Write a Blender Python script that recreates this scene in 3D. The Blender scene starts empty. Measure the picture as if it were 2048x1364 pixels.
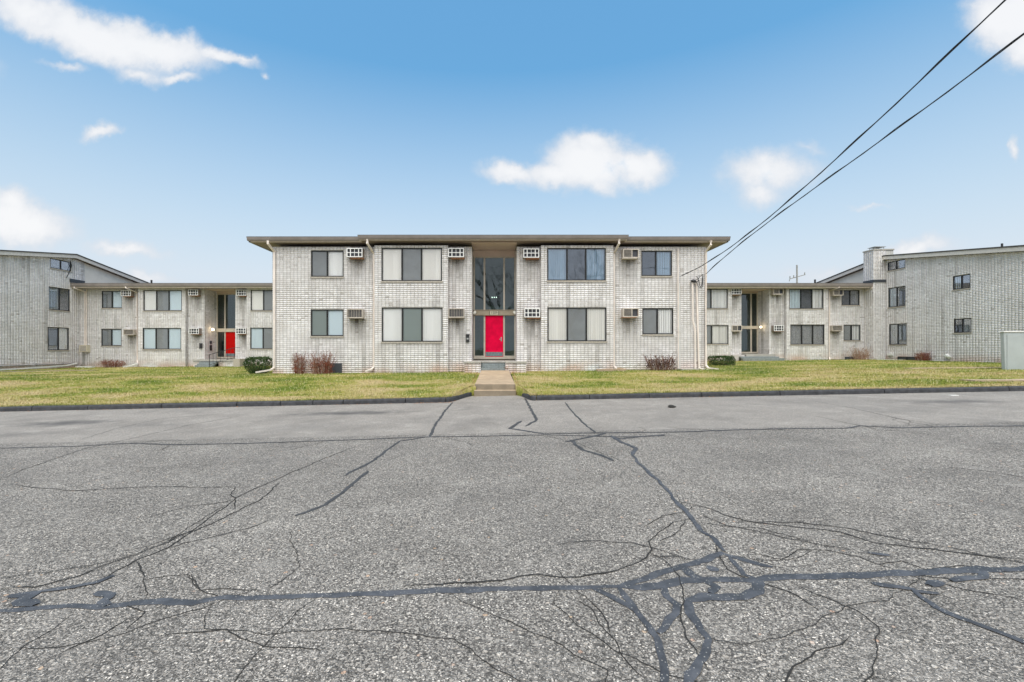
import bpy, bmesh, math, random
import numpy as np
from mathutils import Vector, noise as mnoise

R = random.Random(7)
scene = bpy.context.scene
C = scene.collection

# ------------------------------------------------------------------ camera
F, CX, HY, H = 910.0, 990.0, 697.0, 1.72      # focal length, principal point and eye height (for a 2048 px wide frame)
cam_d = bpy.data.cameras.new('camera')
cam = bpy.data.objects.new('camera', cam_d); C.objects.link(cam)
cam.location = (0, 0, H); cam.rotation_euler = (math.radians(90), 0, 0)
cam_d.sensor_width = 36; cam_d.lens = 36 * F / 2048
cam_d.shift_x = (1024 - CX) / 2048; cam_d.shift_y = (HY - 682) / 2048
cam_d.clip_start = 0.1; cam_d.clip_end = 3000
scene.camera = cam
def PX(x, Y): return (x - CX) * Y / F
def PZ(y, Y): return H + (HY - y) * Y / F
SLOPE = 0.021                                   # cross fall of the street
def street_z(X): return SLOPE * max(-40, min(40, X))
def on_street(x, y):
    Y = F * H / ((y - HY) + SLOPE * (x - CX))
    return PX(x, Y), Y

# ------------------------------------------------------------------ light
scene.view_settings.view_transform = 'Standard'
scene.view_settings.look = 'None'
scene.view_settings.exposure = 1.5
scene.view_settings.gamma = 1.0
scene.view_settings.use_curve_mapping = False
SUN_EL, SUN_AZ = math.radians(61), math.radians(184)   # azimuth clockwise from +Y: behind the camera
sun_d = bpy.data.lights.new('sun', 'SUN'); sun_d.energy = 1.5; sun_d.angle = math.radians(76)
sun_d.color = (1.0, 0.92, 0.80)
sun = bpy.data.objects.new('sun', sun_d); C.objects.link(sun)
dvec = Vector((math.sin(SUN_AZ) * math.cos(SUN_EL), math.cos(SUN_AZ) * math.cos(SUN_EL), math.sin(SUN_EL)))
sun.rotation_euler = dvec.to_track_quat('Z', 'Y').to_euler()
sun.location = dvec * 60

class NT:
    """tiny node-graph helper"""
    def __init__(s, nt): s.nt = nt
    def n(s, t, ins=None, **kw):
        nd = s.nt.nodes.new(t)
        for k, v in kw.items(): setattr(nd, k, v)
        for k, v in (ins or {}).items():
            if isinstance(v, bpy.types.NodeSocket): s.nt.links.new(v, nd.inputs[k])
            else: nd.inputs[k].default_value = v
        return nd
    def m(s, op, a, b=None, c=None, clamp=False):
        ins = {0: a}
        if b is not None: ins[1] = b
        if c is not None: ins[2] = c
        return s.n('ShaderNodeMath', ins, operation=op, use_clamp=clamp).outputs[0]
    def mix(s, fac, a, b, bt='MIX'):
        nd = s.n('ShaderNodeMix', data_type='RGBA', blend_type=bt)
        for i, v in ((0, fac), (6, a), (7, b)):
            if isinstance(v, bpy.types.NodeSocket): s.nt.links.new(v, nd.inputs[i])
            else: nd.inputs[i].default_value = (*v, 1) if isinstance(v, tuple) and len(v) == 3 else v
        return nd.outputs[2]
    def ramp(s, fac, stops, interp='LINEAR'):
        nd = s.n('ShaderNodeValToRGB', {0: fac}); cr = nd.color_ramp; cr.interpolation = interp
        while len(cr.elements) < len(stops): cr.elements.new(0.5)
        for e, (p, c) in zip(cr.elements, stops):
            e.position = p; e.color = (*c, 1) if isinstance(c, tuple) else (c, c, c, 1)
        return nd.outputs[0]
    def noise(s, vec, scale, detail=4, rough=0.55):
        return s.n('ShaderNodeTexNoise', {'Vector': vec, 'Scale': scale, 'Detail': detail, 'Roughness': rough})
    def smooth(s, v, a, b):
        return s.n('ShaderNodeMapRange', {0: v, 1: a, 2: b}, interpolation_type='SMOOTHSTEP').outputs[0]

world = bpy.data.worlds.new('World'); scene.world = world; world.use_nodes = True
wt = world.node_tree; wt.nodes.clear(); w = NT(wt)
SKY_STRENGTH = 0.106
sky = w.n('ShaderNodeTexSky', sky_type='NISHITA', sun_disc=False, sun_elevation=SUN_EL, sun_rotation=SUN_AZ,
          altitude=200, air_density=1.0, dust_density=0.6, ozone_density=1.6)
tc = w.n('ShaderNodeTexCoord')
sep = w.n('ShaderNodeSeparateXYZ', {0: tc.outputs['Generated']})
dx, dy, dz = sep.outputs
ysafe = w.m('MAXIMUM', dy, 0.12)
cu, cv = w.m('DIVIDE', dx, ysafe), w.m('DIVIDE', dz, ysafe)
flat = w.n('ShaderNodeCombineXYZ', {0: cu, 1: cv, 2: 0.0}).outputs[0]
warp = w.noise(flat, 5.5, 5, 0.55)
wv = w.n('ShaderNodeVectorMath', {0: warp.outputs['Color'], 1: (0.5, 0.5, 0.5)}, operation='SUBTRACT').outputs[0]
wv = w.n('ShaderNodeVectorMath', {0: wv, 3: 0.09}, operation='SCALE').outputs[0]
warp2 = w.noise(flat, 26, 4, 0.6)
wv2 = w.n('ShaderNodeVectorMath', {0: warp2.outputs['Color'], 1: (0.5, 0.5, 0.5)}, operation='SUBTRACT').outputs[0]
wv2 = w.n('ShaderNodeVectorMath', {0: wv2, 3: 0.034}, operation='SCALE').outputs[0]
pv = w.n('ShaderNodeVectorMath', {0: flat, 1: wv}, operation='ADD').outputs[0]
pv = w.n('ShaderNodeVectorMath', {0: pv, 1: wv2}, operation='ADD').outputs[0]
# one entry per puff of cloud: bearing and height as (x, y), half sizes, tilt, density
CLOUDS = [(60, 20, 130, 45, 8, 1.0), (200, 70, 190, 50, 16, 1.3), (310, 85, 140, 42, 18, 1.3), (430, 110, 90, 20, 14, .95),
          (290, 140, 60, 24, 10, .8), (360, 150, 48, 14, 6, .8), (480, 118, 40, 10, 12, .7), (110, 55, 110, 32, 14, .9),
          (128, 127, 60, 10, 6, .55), (200, 256, 50, 14, -6, .75), (220, 250, 28, 16, 0, .6), (530, 152, 14, 8, 20, .5),
          (30, 440, 130, 48, 4, 1.3), (20, 410, 75, 36, 10, 1.0), (250, 497, 90, 16, 6, .8), (300, 550, 80, 14, 4, .6),
          (1185, 320, 105, 62, 0, 1.4), (1265, 325, 80, 42, 6, 1.2), (1110, 345, 90, 34, -4, 1.1), (1020, 347, 70, 24, 0, 1.0),
          (1190, 280, 60, 28, 0, .9), (1535, 350, 100, 48, -3, .95), (1520, 395, 55, 30, 0, .7), (1580, 345, 60, 36, 0, .6),
          (2020, 40, 100, 76, 0, 1.4), (2045, 100, 60, 46, 0, 1.1), (2032, 290, 14, 24, 0, .7), (1740, 402, 44, 8, 0, .45),
          (1820, 500, 110, 22, -8, .8), (1610, 298, 40, 14, 0, .35), (1660, 560, 140, 22, 0, .5),
          (2240, 60, 150, 60, 0, 1.2), (-180, 120, 160, 60, 5, 1.2), (700, -160, 220, 70, 0, 1.2), (1500, -120, 180, 60, 0, 1.2)]
dens = None; bot = None
for (px, py, rx, ry, rot, a) in CLOUDS:
    mp = w.n('ShaderNodeMapping', {'Vector': pv, 'Location': ((px - CX) / F, (HY - py) / F, 0),
             'Rotation': (0, 0, math.radians(-rot)), 'Scale': (rx / F, ry / F, 1)}, vector_type='TEXTURE')
    ln = w.n('ShaderNodeVectorMath', {0: mp.outputs[0]}, operation='LENGTH').outputs['Value']
    v = w.m('MULTIPLY', w.m('SUBTRACT', 1.25, ln), a)
    dens = v if dens is None else w.m('SMOOTH_MAX', dens, v, 0.25)
fr = w.smooth(dy, 0.12, 0.3)
wisp = w.m('MULTIPLY', w.m('SUBTRACT', w.noise(flat, 16, 6, .62).outputs[0], .5), .6)
front = w.m('MULTIPLY', w.smooth(w.m('ADD', dens, wisp), -0.02, 0.85), fr)
tex = w.noise(flat, 9, 5, 0.6).outputs[0]
front = w.m('MULTIPLY', front, w.smooth(tex, 0.05, 0.40))
backn = w.noise(tc.outputs['Generated'], 3.2, 6, 0.55).outputs[0]
back = w.m('MULTIPLY', w.smooth(backn, 0.40, 0.56), w.m('SUBTRACT', 1.0, fr))
cl = w.m('MULTIPLY', w.m('MAXIMUM', front, back), 0.93)
cl = w.m('MULTIPLY', cl, w.smooth(dz, -0.02, 0.03))
# pale air towards the horizon
hz = w.n('ShaderNodeMapRange', {0: dz, 1: 0.52, 2: 0.14, 3: 0.0, 4: 0.96}).outputs[0]
gain = w.mix(1.0, sky.outputs[0], (.54, .87, .86), 'MULTIPLY')
gain = w.n('ShaderNodeVectorMath', {0: gain, 3: w.n('ShaderNodeMapRange', {0: dz, 1: 0.0, 2: 0.6, 3: 0.5, 4: 1.0}).outputs[0]}, operation='SCALE').outputs[0]
airy = w.mix(hz, gain, (2.35, 2.62, 2.92))
shade = w.mix(w.smooth(w.m('ADD', dens, w.m('MULTIPLY', wisp, 1.6)), 0.2, 1.3), (2.5, 2.6, 2.78), (3.2, 3.2, 3.23))
col = w.mix(cl, airy, shade)
bg = w.n('ShaderNodeBackground', {0: col, 1: SKY_STRENGTH})
wo = w.n('ShaderNodeOutputWorld', {0: bg.outputs[0]})

# ------------------------------------------------------------------ helpers
ORG = {}
def tag(o, label=None, cat=None, group=None, kind=None):
    if label: o['label'] = label
    if cat: o['category'] = cat
    if group: o['group'] = group
    if kind: o['kind'] = kind
    return o
def thing(name, loc, label, cat, group=None):
    o = bpy.data.objects.new(name, None); C.objects.link(o); o.location = loc
    o.empty_display_size = 0.2
    ORG[o.name] = Vector(loc)
    return tag(o, label, cat, group)

class MB:
    def __init__(s): s.v = []; s.f = []; s.mi = []; s.cur = 0
    def face(s, pts):
        b = len(s.v); s.v += [tuple(p) for p in pts]; s.f.append(tuple(range(b, b + len(pts)))); s.mi.append(s.cur)
    def box(s, x0, x1, y0, y1, z0, z1, M=None):
        b = len(s.v)
        c = [(x0, y0, z0), (x1, y0, z0), (x1, y1, z0), (x0, y1, z0), (x0, y0, z1), (x1, y0, z1), (x1, y1, z1), (x0, y1, z1)]
        s.v += [tuple(M(*p)) if M else p for p in c]
        for q in ((0, 3, 2, 1), (4, 5, 6, 7), (0, 1, 5, 4), (1, 2, 6, 5), (2, 3, 7, 6), (3, 0, 4, 7)):
            s.f.append(tuple(b + i for i in q)); s.mi.append(s.cur)
        return s
    def prism(s, poly, a0, a1, fn):
        """poly: list of 2-D points, extruded from a0 to a1; fn(p, q, a) -> world"""
        n = len(poly); b = len(s.v)
        s.v += [tuple(fn(p, q, a0)) for p, q in poly] + [tuple(fn(p, q, a1)) for p, q in poly]
        s.f.append(tuple(b + i for i in range(n))); s.f.append(tuple(b + n + i for i in reversed(range(n))))
        s.mi += [s.cur] * 2
        for i in range(n):
            j = (i + 1) % n
            s.f.append((b + i, b + n + i, b + n + j, b + j)); s.mi.append(s.cur)
        return s
    def sweep(s, pts, prof, up=None):
        """sweep a closed 2-D profile along a polyline"""
        pts = [Vector(p) for p in pts]; n = len(prof); rings = []
        for i, p in enumerate(pts):
            t = ((pts[min(i + 1, len(pts) - 1)] - p).normalized() + (p - pts[max(i - 1, 0)]).normalized()).normalized()
            u = Vector(up) if up else (Vector((0, 0, 1)) if abs(t.z) < 0.9 else Vector((0, -1, 0)))
            a = t.cross(u).normalized(); c = a.cross(t).normalized()
            b = len(s.v); s.v += [tuple(p + a * q[0] + c * q[1]) for q in prof]; rings.append(b)
        for r0, r1 in zip(rings, rings[1:]):
            for i in range(n):
                j = (i + 1) % n
                s.f.append((r0 + i, r0 + j, r1 + j, r1 + i)); s.mi.append(s.cur)
        s.f.append(tuple(rings[0] + i for i in reversed(range(n)))); s.f.append(tuple(rings[-1] + i for i in range(n)))
        s.mi += [s.cur] * 2
        return s
    def tube(s, pts, r, n=6, r1=None):
        if r1 is None:
            return s.sweep(pts, [(r * math.cos(2 * math.pi * i / n), r * math.sin(2 * math.pi * i / n)) for i in range(n)])
        pts = [Vector(p) for p in pts]; rings = []
        for i, p in enumerate(pts):
            rr = r + (r1 - r) * i / (len(pts) - 1)
            t = (pts[min(i + 1, len(pts) - 1)] - pts[max(i - 1, 0)]).normalized()
            u = Vector((0, 0, 1)) if abs(t.z) < 0.9 else Vector((1, 0, 0))
            a = t.cross(u).normalized(); c = a.cross(t)
            b = len(s.v); rings.append(b)
            s.v += [tuple(p + (a * math.cos(2 * math.pi * k / n) + c * math.sin(2 * math.pi * k / n)) * rr) for k in range(n)]
        for r0, r2 in zip(rings, rings[1:]):
            for i in range(n):
                j = (i + 1) % n; s.f.append((r0 + i, r0 + j, r2 + j, r2 + i)); s.mi.append(s.cur)
        return s
    def rect(s, pts, wd, dp, up=None):
        return s.sweep(pts, [(-wd / 2, -dp / 2), (wd / 2, -dp / 2), (wd / 2, dp / 2), (-wd / 2, dp / 2)], up)
    def lathe(s, c, prof, n=16, axis=None):
        rings = []; c = Vector(c); ax = Vector(axis or (0, 0, 1)).normalized()
        a = ax.orthogonal().normalized(); d = ax.cross(a)
        for (r, h) in prof:
            b = len(s.v); rings.append(b)
            s.v += [tuple(c + ax * h + (a * math.cos(2 * math.pi * k / n) + d * math.sin(2 * math.pi * k / n)) * r) for k in range(n)]
        for r0, r1 in zip(rings, rings[1:]):
            for i in range(n):
                j = (i + 1) % n; s.f.append((r0 + i, r0 + j, r1 + j, r1 + i)); s.mi.append(s.cur)
        s.f.append(tuple(rings[0] + i for i in reversed(range(n)))); s.f.append(tuple(rings[-1] + i for i in range(n))); s.mi += [s.cur] * 2
        return s
    def build(s, name, mat, parent=None, smooth=False, recalc=True, bevel=0):
        org = ORG.get(parent.name, Vector()) if parent else Vector()
        me = bpy.data.meshes.new(name)
        me.from_pydata([(p[0] - org.x, p[1] - org.y, p[2] - org.z) for p in s.v], [], s.f)
        mats = mat if isinstance(mat, (list, tuple)) else [mat]
        for m_ in mats: me.materials.append(m_)
        if len(mats) > 1: me.polygons.foreach_set('material_index', s.mi)
        if recalc:
            bm = bmesh.new(); bm.from_mesh(me)
            bmesh.ops.recalc_face_normals(bm, faces=bm.faces)
            bm.to_mesh(me); bm.free()
        if smooth: me.polygons.foreach_set('use_smooth', [True] * len(me.polygons))
        o = bpy.data.objects.new(name, me); C.objects.link(o)
        if parent: o.parent = parent
        ORG[o.name] = org.copy()
        if bevel:
            b = o.modifiers.new('bevel', 'BEVEL'); b.width = bevel; b.segments = 2; b.limit_method = 'ANGLE'
        return o
def copy_tree(o, parent=None, loc=None):
    c = o.copy(); C.objects.link(c)
    if parent: c.parent = parent
    if loc is not None: c.location = loc
    for ch in list(o.children): copy_tree(ch, c)
    return c

# ------------------------------------------------------------------ materials
def mat(name, col=(.5, .5, .5), rough=.6, metal=0.0, var=0.0, vscale=8.0, bump=0.0, bscale=60.0, spec=0.5, emit=0):
    m_ = bpy.data.materials.new(name); m_.use_nodes = True
    g = NT(m_.node_tree); b = m_.node_tree.nodes['Principled BSDF']
    b.inputs['Roughness'].default_value = rough; b.inputs['Metallic'].default_value = metal
    b.inputs['Specular IOR Level'].default_value = spec
    b.inputs['Base Color'].default_value = (*col, 1)
    geo = g.n('ShaderNodeNewGeometry')
    if var:
        nz = g.noise(geo.outputs['Position'], vscale, 5, .6).outputs[0]
        c = g.mix(g.smooth(nz, .3, .7), tuple(x * (1 - var) for x in col), tuple(min(1, x * (1 + var)) for x in col))
        m_.node_tree.links.new(c, b.inputs['Base Color'])
    if bump:
        nb = g.noise(geo.outputs['Position'], bscale, 4, .6).outputs[0]
        bp = g.n('ShaderNodeBump', {'Height': nb, 'Strength': bump, 'Distance': .01})
        m_.node_tree.links.new(bp.outputs[0], b.inputs['Normal'])
    if emit:
        b.inputs['Emission Color'].default_value = (*col, 1); b.inputs['Emission Strength'].default_value = emit
    return m_

def brick_mat():
    m_ = bpy.data.materials.new('painted_brick'); m_.use_nodes = True
    g = NT(m_.node_tree); b = m_.node_tree.nodes['Principled BSDF']
    geo = g.n('ShaderNodeNewGeometry'); P = geo.outputs['Position']
    tone = g.n('ShaderNodeAttribute', attribute_name='tone').outputs['Fac']
    stain = g.n('ShaderNodeAttribute', attribute_name='stain').outputs['Fac']
    rust = g.n('ShaderNodeAttribute', attribute_name='rust').outputs['Fac']
    c = g.ramp(tone, [(0, (.38, .36, .33)), (.3, (.54, .53, .505)), (.7, (.66, .65, .625)), (1, (.76, .75, .73))])
    big = g.noise(P, .9, 5, .6).outputs[0]
    c = g.mix(g.smooth(big, .42, .72), c, (.52, .505, .475))
    fine = g.noise(P, 42, 4, .65).outputs[0]
    c = g.mix(g.m('MULTIPLY', g.smooth(fine, .58, .78), .4), c, (.33, .30, .265))
    c = g.mix(stain, c, (.065, .052, .038))
    c = g.mix(rust, c, (.40, .24, .155))
    c = g.mix(1.0, c, (1.29, 1.265, 1.32), 'MULTIPLY')
    m_.node_tree.links.new(c, b.inputs['Base Color'])
    b.inputs['Roughness'].default_value = .75; b.inputs['Specular IOR Level'].default_value = .3
    bp = g.n('ShaderNodeBump', {'Height': fine, 'Strength': .35, 'Distance': .006})
    m_.node_tree.links.new(bp.outputs[0], b.inputs['Normal'])
    return m_
def texbrick_mat():
    m_ = bpy.data.materials.new('plain_brick_side'); m_.use_nodes = True
    g = NT(m_.node_tree); b = m_.node_tree.nodes['Principled BSDF']
    geo = g.n('ShaderNodeNewGeometry'); sp = g.n('ShaderNodeSeparateXYZ', {0: geo.outputs['Position']})
    v = g.n('ShaderNodeCombineXYZ', {0: g.m('ADD', sp.outputs[0], sp.outputs[1]), 1: sp.outputs[2], 2: 0.0}).outputs[0]
    br = g.n('ShaderNodeTexBrick', {'Vector': v, 'Color1': (.62, .61, .585, 1), 'Color2': (.54, .53, .50, 1), 'Mortar': (.27, .25, .22, 1),
             'Scale': 1.0, 'Mortar Size': .006, 'Brick Width': .1835, 'Row Height': .104})
    br.offset = 0.0
    nz = g.noise(geo.outputs['Position'], 1.2, 5, .6).outputs[0]
    c = g.mix(g.smooth(nz, .4, .75), br.outputs[0], (.48, .465, .43))
    m_.node_tree.links.new(c, b.inputs['Base Color']); b.inputs['Roughness'].default_value = .8
    bp = g.n('ShaderNodeBump', {'Height': br.outputs['Fac'], 'Strength': .6, 'Distance': .008}, invert=True)
    m_.node_tree.links.new(bp.outputs[0], b.inputs['Normal'])
    return m_
def glass_mat(name, tint=(1, 1, 1), base=.0):
    m_ = bpy.data.materials.new(name); m_.use_nodes = True
    nt = m_.node_tree; nt.nodes.clear(); g = NT(nt)
    fr = g.n('ShaderNodeFresnel', {'IOR': 1.5})
    geo = g.n('ShaderNodeNewGeometry')
    nz = g.noise(geo.outputs['Position'], 1.6, 2, .5).outputs[0]
    bp = g.n('ShaderNodeBump', {'Height': nz, 'Strength': .05, 'Distance': .05})
    gl = g.n('ShaderNodeBsdfGlossy', {0: (.92, .95, 1, 1), 'Roughness': .02, 'Normal': bp.outputs[0]})
    tr = g.n('ShaderNodeBsdfTransparent', {0: (*tint, 1)})
    mx = g.n('ShaderNodeMixShader', {0: g.m('ADD', g.m('MULTIPLY', fr.outputs[0], .55), base, clamp=True), 1: tr.outputs[0], 2: gl.outputs[0]})
    g.n('ShaderNodeOutputMaterial', {0: mx.outputs[0]})
    return m_
def asphalt_mat():
    m_ = bpy.data.materials.new('worn_asphalt'); m_.use_nodes = True
    g = NT(m_.node_tree); b = m_.node_tree.nodes['Principled BSDF']
    P = g.n('ShaderNodeNewGeometry').outputs['Position']
    sp = g.n('ShaderNodeSeparateXYZ', {0: P}); X, Y, Z = sp.outputs
    jit = g.noise(P, 30, 3, .6)
    pj = g.n('ShaderNodeVectorMath', {0: P, 1: g.n('ShaderNodeVectorMath', {0: jit.outputs['Color'], 3: .03}, operation='SCALE').outputs[0]}, operation='ADD').outputs[0]
    v1 = g.n('ShaderNodeTexVoronoi', {'Vector': pj, 'Scale': 66.0}, feature='F1')
    v2 = g.n('ShaderNodeTexVoronoi', {'Vector': pj, 'Scale': 100.0}, feature='F1')
    v3 = g.n('ShaderNodeTexVoronoi', {'Vector': pj, 'Scale': 24.0}, feature='F1')
    r1 = g.n('ShaderNodeSeparateColor', {0: v1.outputs['Color']}).outputs
    r2 = g.n('ShaderNodeSeparateColor', {0: v2.outputs['Color']}).outputs
    r3 = g.n('ShaderNodeSeparateColor', {0: v3.outputs['Color']}).outputs
    matrix = g.ramp(r2[0], [(0, (.035, .034, .032)), (.45, (.11, .106, .10)), (1, (.33, .317, .295))])
    stone = g.ramp(r1[1], [(0, (.06, .058, .055)), (.25, (.15, .145, .136)), (.6, (.31, .30, .28)), (.85, (.45, .43, .40)), (1, (.62, .595, .55))])
    m1 = g.m('MULTIPLY', g.smooth(v1.outputs['Distance'], .62, .35), g.smooth(r1[0], .30, .34))
    c = g.mix(m1, matrix, stone)
    # now and then a bigger pebble, a few of them reddish
    peb = g.ramp(r3[1], [(0, (.24, .23, .21)), (.6, (.36, .34, .31)), (.9, (.50, .48, .44)), (.95, (.38, .27, .21)), (1, (.42, .33, .24))])
    m3 = g.m('MULTIPLY', g.smooth(v3.outputs['Distance'], .42, .30), g.smooth(r3[0], .80, .83))
    c = g.mix(m3, c, peb)
    # the band next to the kerb was laid later: finer and browner
    seam = g.smooth(g.m('ADD', Y, g.m('MULTIPLY', g.noise(P, 1.3, 3).outputs[0], .15)), 9.25, 9.4)
    fine = g.mix(g.smooth(g.noise(P, 70, 3, .7).outputs[0], .35, .65), (.13, .123, .114), (.255, .243, .227))
    c = g.mix(g.m('MULTIPLY', seam, .6), c, fine)
    big = g.noise(P, .35, 5, .6).outputs[0]
    c = g.mix(g.m('MULTIPLY', g.smooth(big, .46, .70), .35), c, (.115, .113, .11))
    mid = g.noise(P, 2.3, 4, .6).outputs[0]
    c = g.mix(g.m('MULTIPLY', g.smooth(mid, .5, .75), .28), c, (.34, .33, .31))
    pat = g.noise(P, .8, 3, .5).outputs[0]
    c = g.mix(1.0, c, g.ramp(pat, [(.3, .95), (.5, 1.12), (.7, 1.22)]), 'MULTIPLY')
    # oil where cars have stood
    def oil(x, y, rx, ry, k):
        wx, wy = on_street(x, y)
        mp = g.n('ShaderNodeMapping', {'Vector': pj, 'Location': (wx, wy, 0), 'Scale': (rx, ry, 50)}, vector_type='TEXTURE')
        ln = g.n('ShaderNodeVectorMath', {0: mp.outputs[0]}, operation='LENGTH').outputs['Value']
        return g.m('MULTIPLY', g.smooth(g.m('ADD', ln, g.m('MULTIPLY', mid, 1.0)), 1.5, .5), k)
    for o in ((130, 846, 2.0, .7, .85), (700, 826, 2.6, .6, .9), (1900, 803, 2.4, .7, .7), (40, 868, 1.6, .5, .35), (310, 850, 1.6, .5, .35), (1650, 905, 1.2, .6, .25)):
        c = g.mix(oil(*o), c, (.07, .069, .07))
    c = g.mix(1.0, c, (1.30, 1.24, 1.20), 'MULTIPLY')
    m_.node_tree.links.new(c, b.inputs['Base Color'])
    b.inputs['Roughness'].default_value = .85; b.inputs['Specular IOR Level'].default_value = .35
    h = g.m('ADD', g.m('MULTIPLY', m1, .8), g.m('ADD', g.m('MULTIPLY', m3, 1.3), g.m('MULTIPLY', v2.outputs['Distance'], -.5)))
    h = g.m('MULTIPLY', h, g.m('SUBTRACT', 1.0, g.m('MULTIPLY', seam, .7)))
    bp = g.n('ShaderNodeBump', {'Height': h, 'Strength': 1.0, 'Distance': .014})
    m_.node_tree.links.new(bp.outputs[0], b.inputs['Normal'])
    return m_
def grass_color(g, P):
    a = g.noise(g.n('ShaderNodeVectorMath', {0: P, 1: (.55, 1.3, 1)}, operation='MULTIPLY').outputs[0], .55, 5, .62).outputs[0]
    s = g.noise(P, 7, 4, .65).outputs[0]
    t = g.m('ADD', g.m('MULTIPLY', a, 1.3), g.m('MULTIPLY', s, .50))
    sp = g.n('ShaderNodeSeparateXYZ', {0: P})
    t = g.m('ADD', g.m('SUBTRACT', t, .372), g.m('MULTIPLY', g.smooth(sp.outputs[1], 18.0, 15.0), .07))   # drier along the kerb
    t = g.m('SUBTRACT', t, g.m('MULTIPLY', g.smooth(sp.outputs[1], 19.5, 22.5), .05))
    return g.ramp(t, [(.33, (.12, .175, .025)), (.44, (.22, .25, .045)), (.53, (.34, .315, .085)), (.62, (.45, .37, .16)), (.76, (.53, .41, .23))]), t
def lawn_mat():
    m_ = bpy.data.materials.new('lawn_turf'); m_.use_nodes = True
    g = NT(m_.node_tree); b = m_.node_tree.nodes['Principled BSDF']
    P = g.n('ShaderNodeNewGeometry').outputs['Position']
    c, t = grass_color(g, P)
    f = g.noise(P, 45, 3, .7).outputs[0]
    c = g.mix(g.m('MULTIPLY', g.smooth(f, .45, .7), .55), c, (.10, .10, .03))
    m_.node_tree.links.new(c, b.inputs['Base Color']); b.inputs['Roughness'].default_value = .95
    b.inputs['Specular IOR Level'].default_value = .1
    bp = g.n('ShaderNodeBump', {'Height': f, 'Strength': 1.0, 'Distance': .04}); m_.node_tree.links.new(bp.outputs[0], b.inputs['Normal'])
    return m_
def blade_mat():
    m_ = bpy.data.materials.new('grass_blade'); m_.use_nodes = True
    g = NT(m_.node_tree); b = m_.node_tree.nodes['Principled BSDF']
    P = g.n('ShaderNodeNewGeometry').outputs['Position']
    tone = g.n('ShaderNodeAttribute', attribute_name='tone').outputs['Fac']
    c, t = grass_color(g, P)
    c = g.mix(g.smooth(tone, .72, .8), c, (.52, .46, .25))
    c = g.mix(g.m('MULTIPLY', g.smooth(tone, .25, .1), .6), c, (.10, .17, .03))
    m_.node_tree.links.new(c, b.inputs['Base Color']); b.inputs['Roughness'].default_value = .8
    b.inputs['Specular IOR Level'].default_value = .2
    return m_
def tar_mat(name, col, rough):
    m_ = mat(name, col, rough, bump=.25, bscale=90)
    g = NT(m_.node_tree); P = g.n('ShaderNodeNewGeometry').outputs['Position']
    c = g.mix(g.smooth(g.noise(P, 7, 5, .65).outputs[0], .35, .7), tuple(x * .8 for x in col), tuple(x * 1.7 for x in col))
    v = g.n('ShaderNodeTexVoronoi', {'Vector': P, 'Scale': 75.0})
    r = g.n('ShaderNodeSeparateColor', {0: v.outputs['Color']}).outputs
    k = g.m('MULTIPLY', g.smooth(v.outputs['Distance'], .38, .25), g.smooth(g.m('ADD', r[0], g.m('MULTIPLY', g.noise(P, 4, 3).outputs[0], .5)), 1.08, 1.14))
    c = g.mix(k, c, (.34, .325, .30))
    m_.node_tree.links.new(c, m_.node_tree.nodes['Principled BSDF'].inputs['Base Color'])
    return m_
def concrete_mat(name, col):
    m_ = bpy.data.materials.new(name); m_.use_nodes = True
    g = NT(m_.node_tree); b = m_.node_tree.nodes['Principled BSDF']
    P = g.n('ShaderNodeNewGeometry').outputs['Position']
    a = g.noise(P, 3, 6, .65).outputs[0]; f = g.noise(P, 90, 4, .7).outputs[0]
    c = g.mix(g.smooth(a, .35, .7), tuple(x * .82 for x in col), tuple(x * 1.1 for x in col))
    c = g.mix(g.m('MULTIPLY', g.smooth(f, .5, .7), .5), c, tuple(x * .6 for x in col))
    m_.node_tree.links.new(c, b.inputs['Base Color']); b.inputs['Roughness'].default_value = .9
    bp = g.n('ShaderNodeBump', {'Height': f, 'Strength': .4, 'Distance': .006}); m_.node_tree.links.new(bp.outputs[0], b.inputs['Normal'])
    return m_
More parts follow.
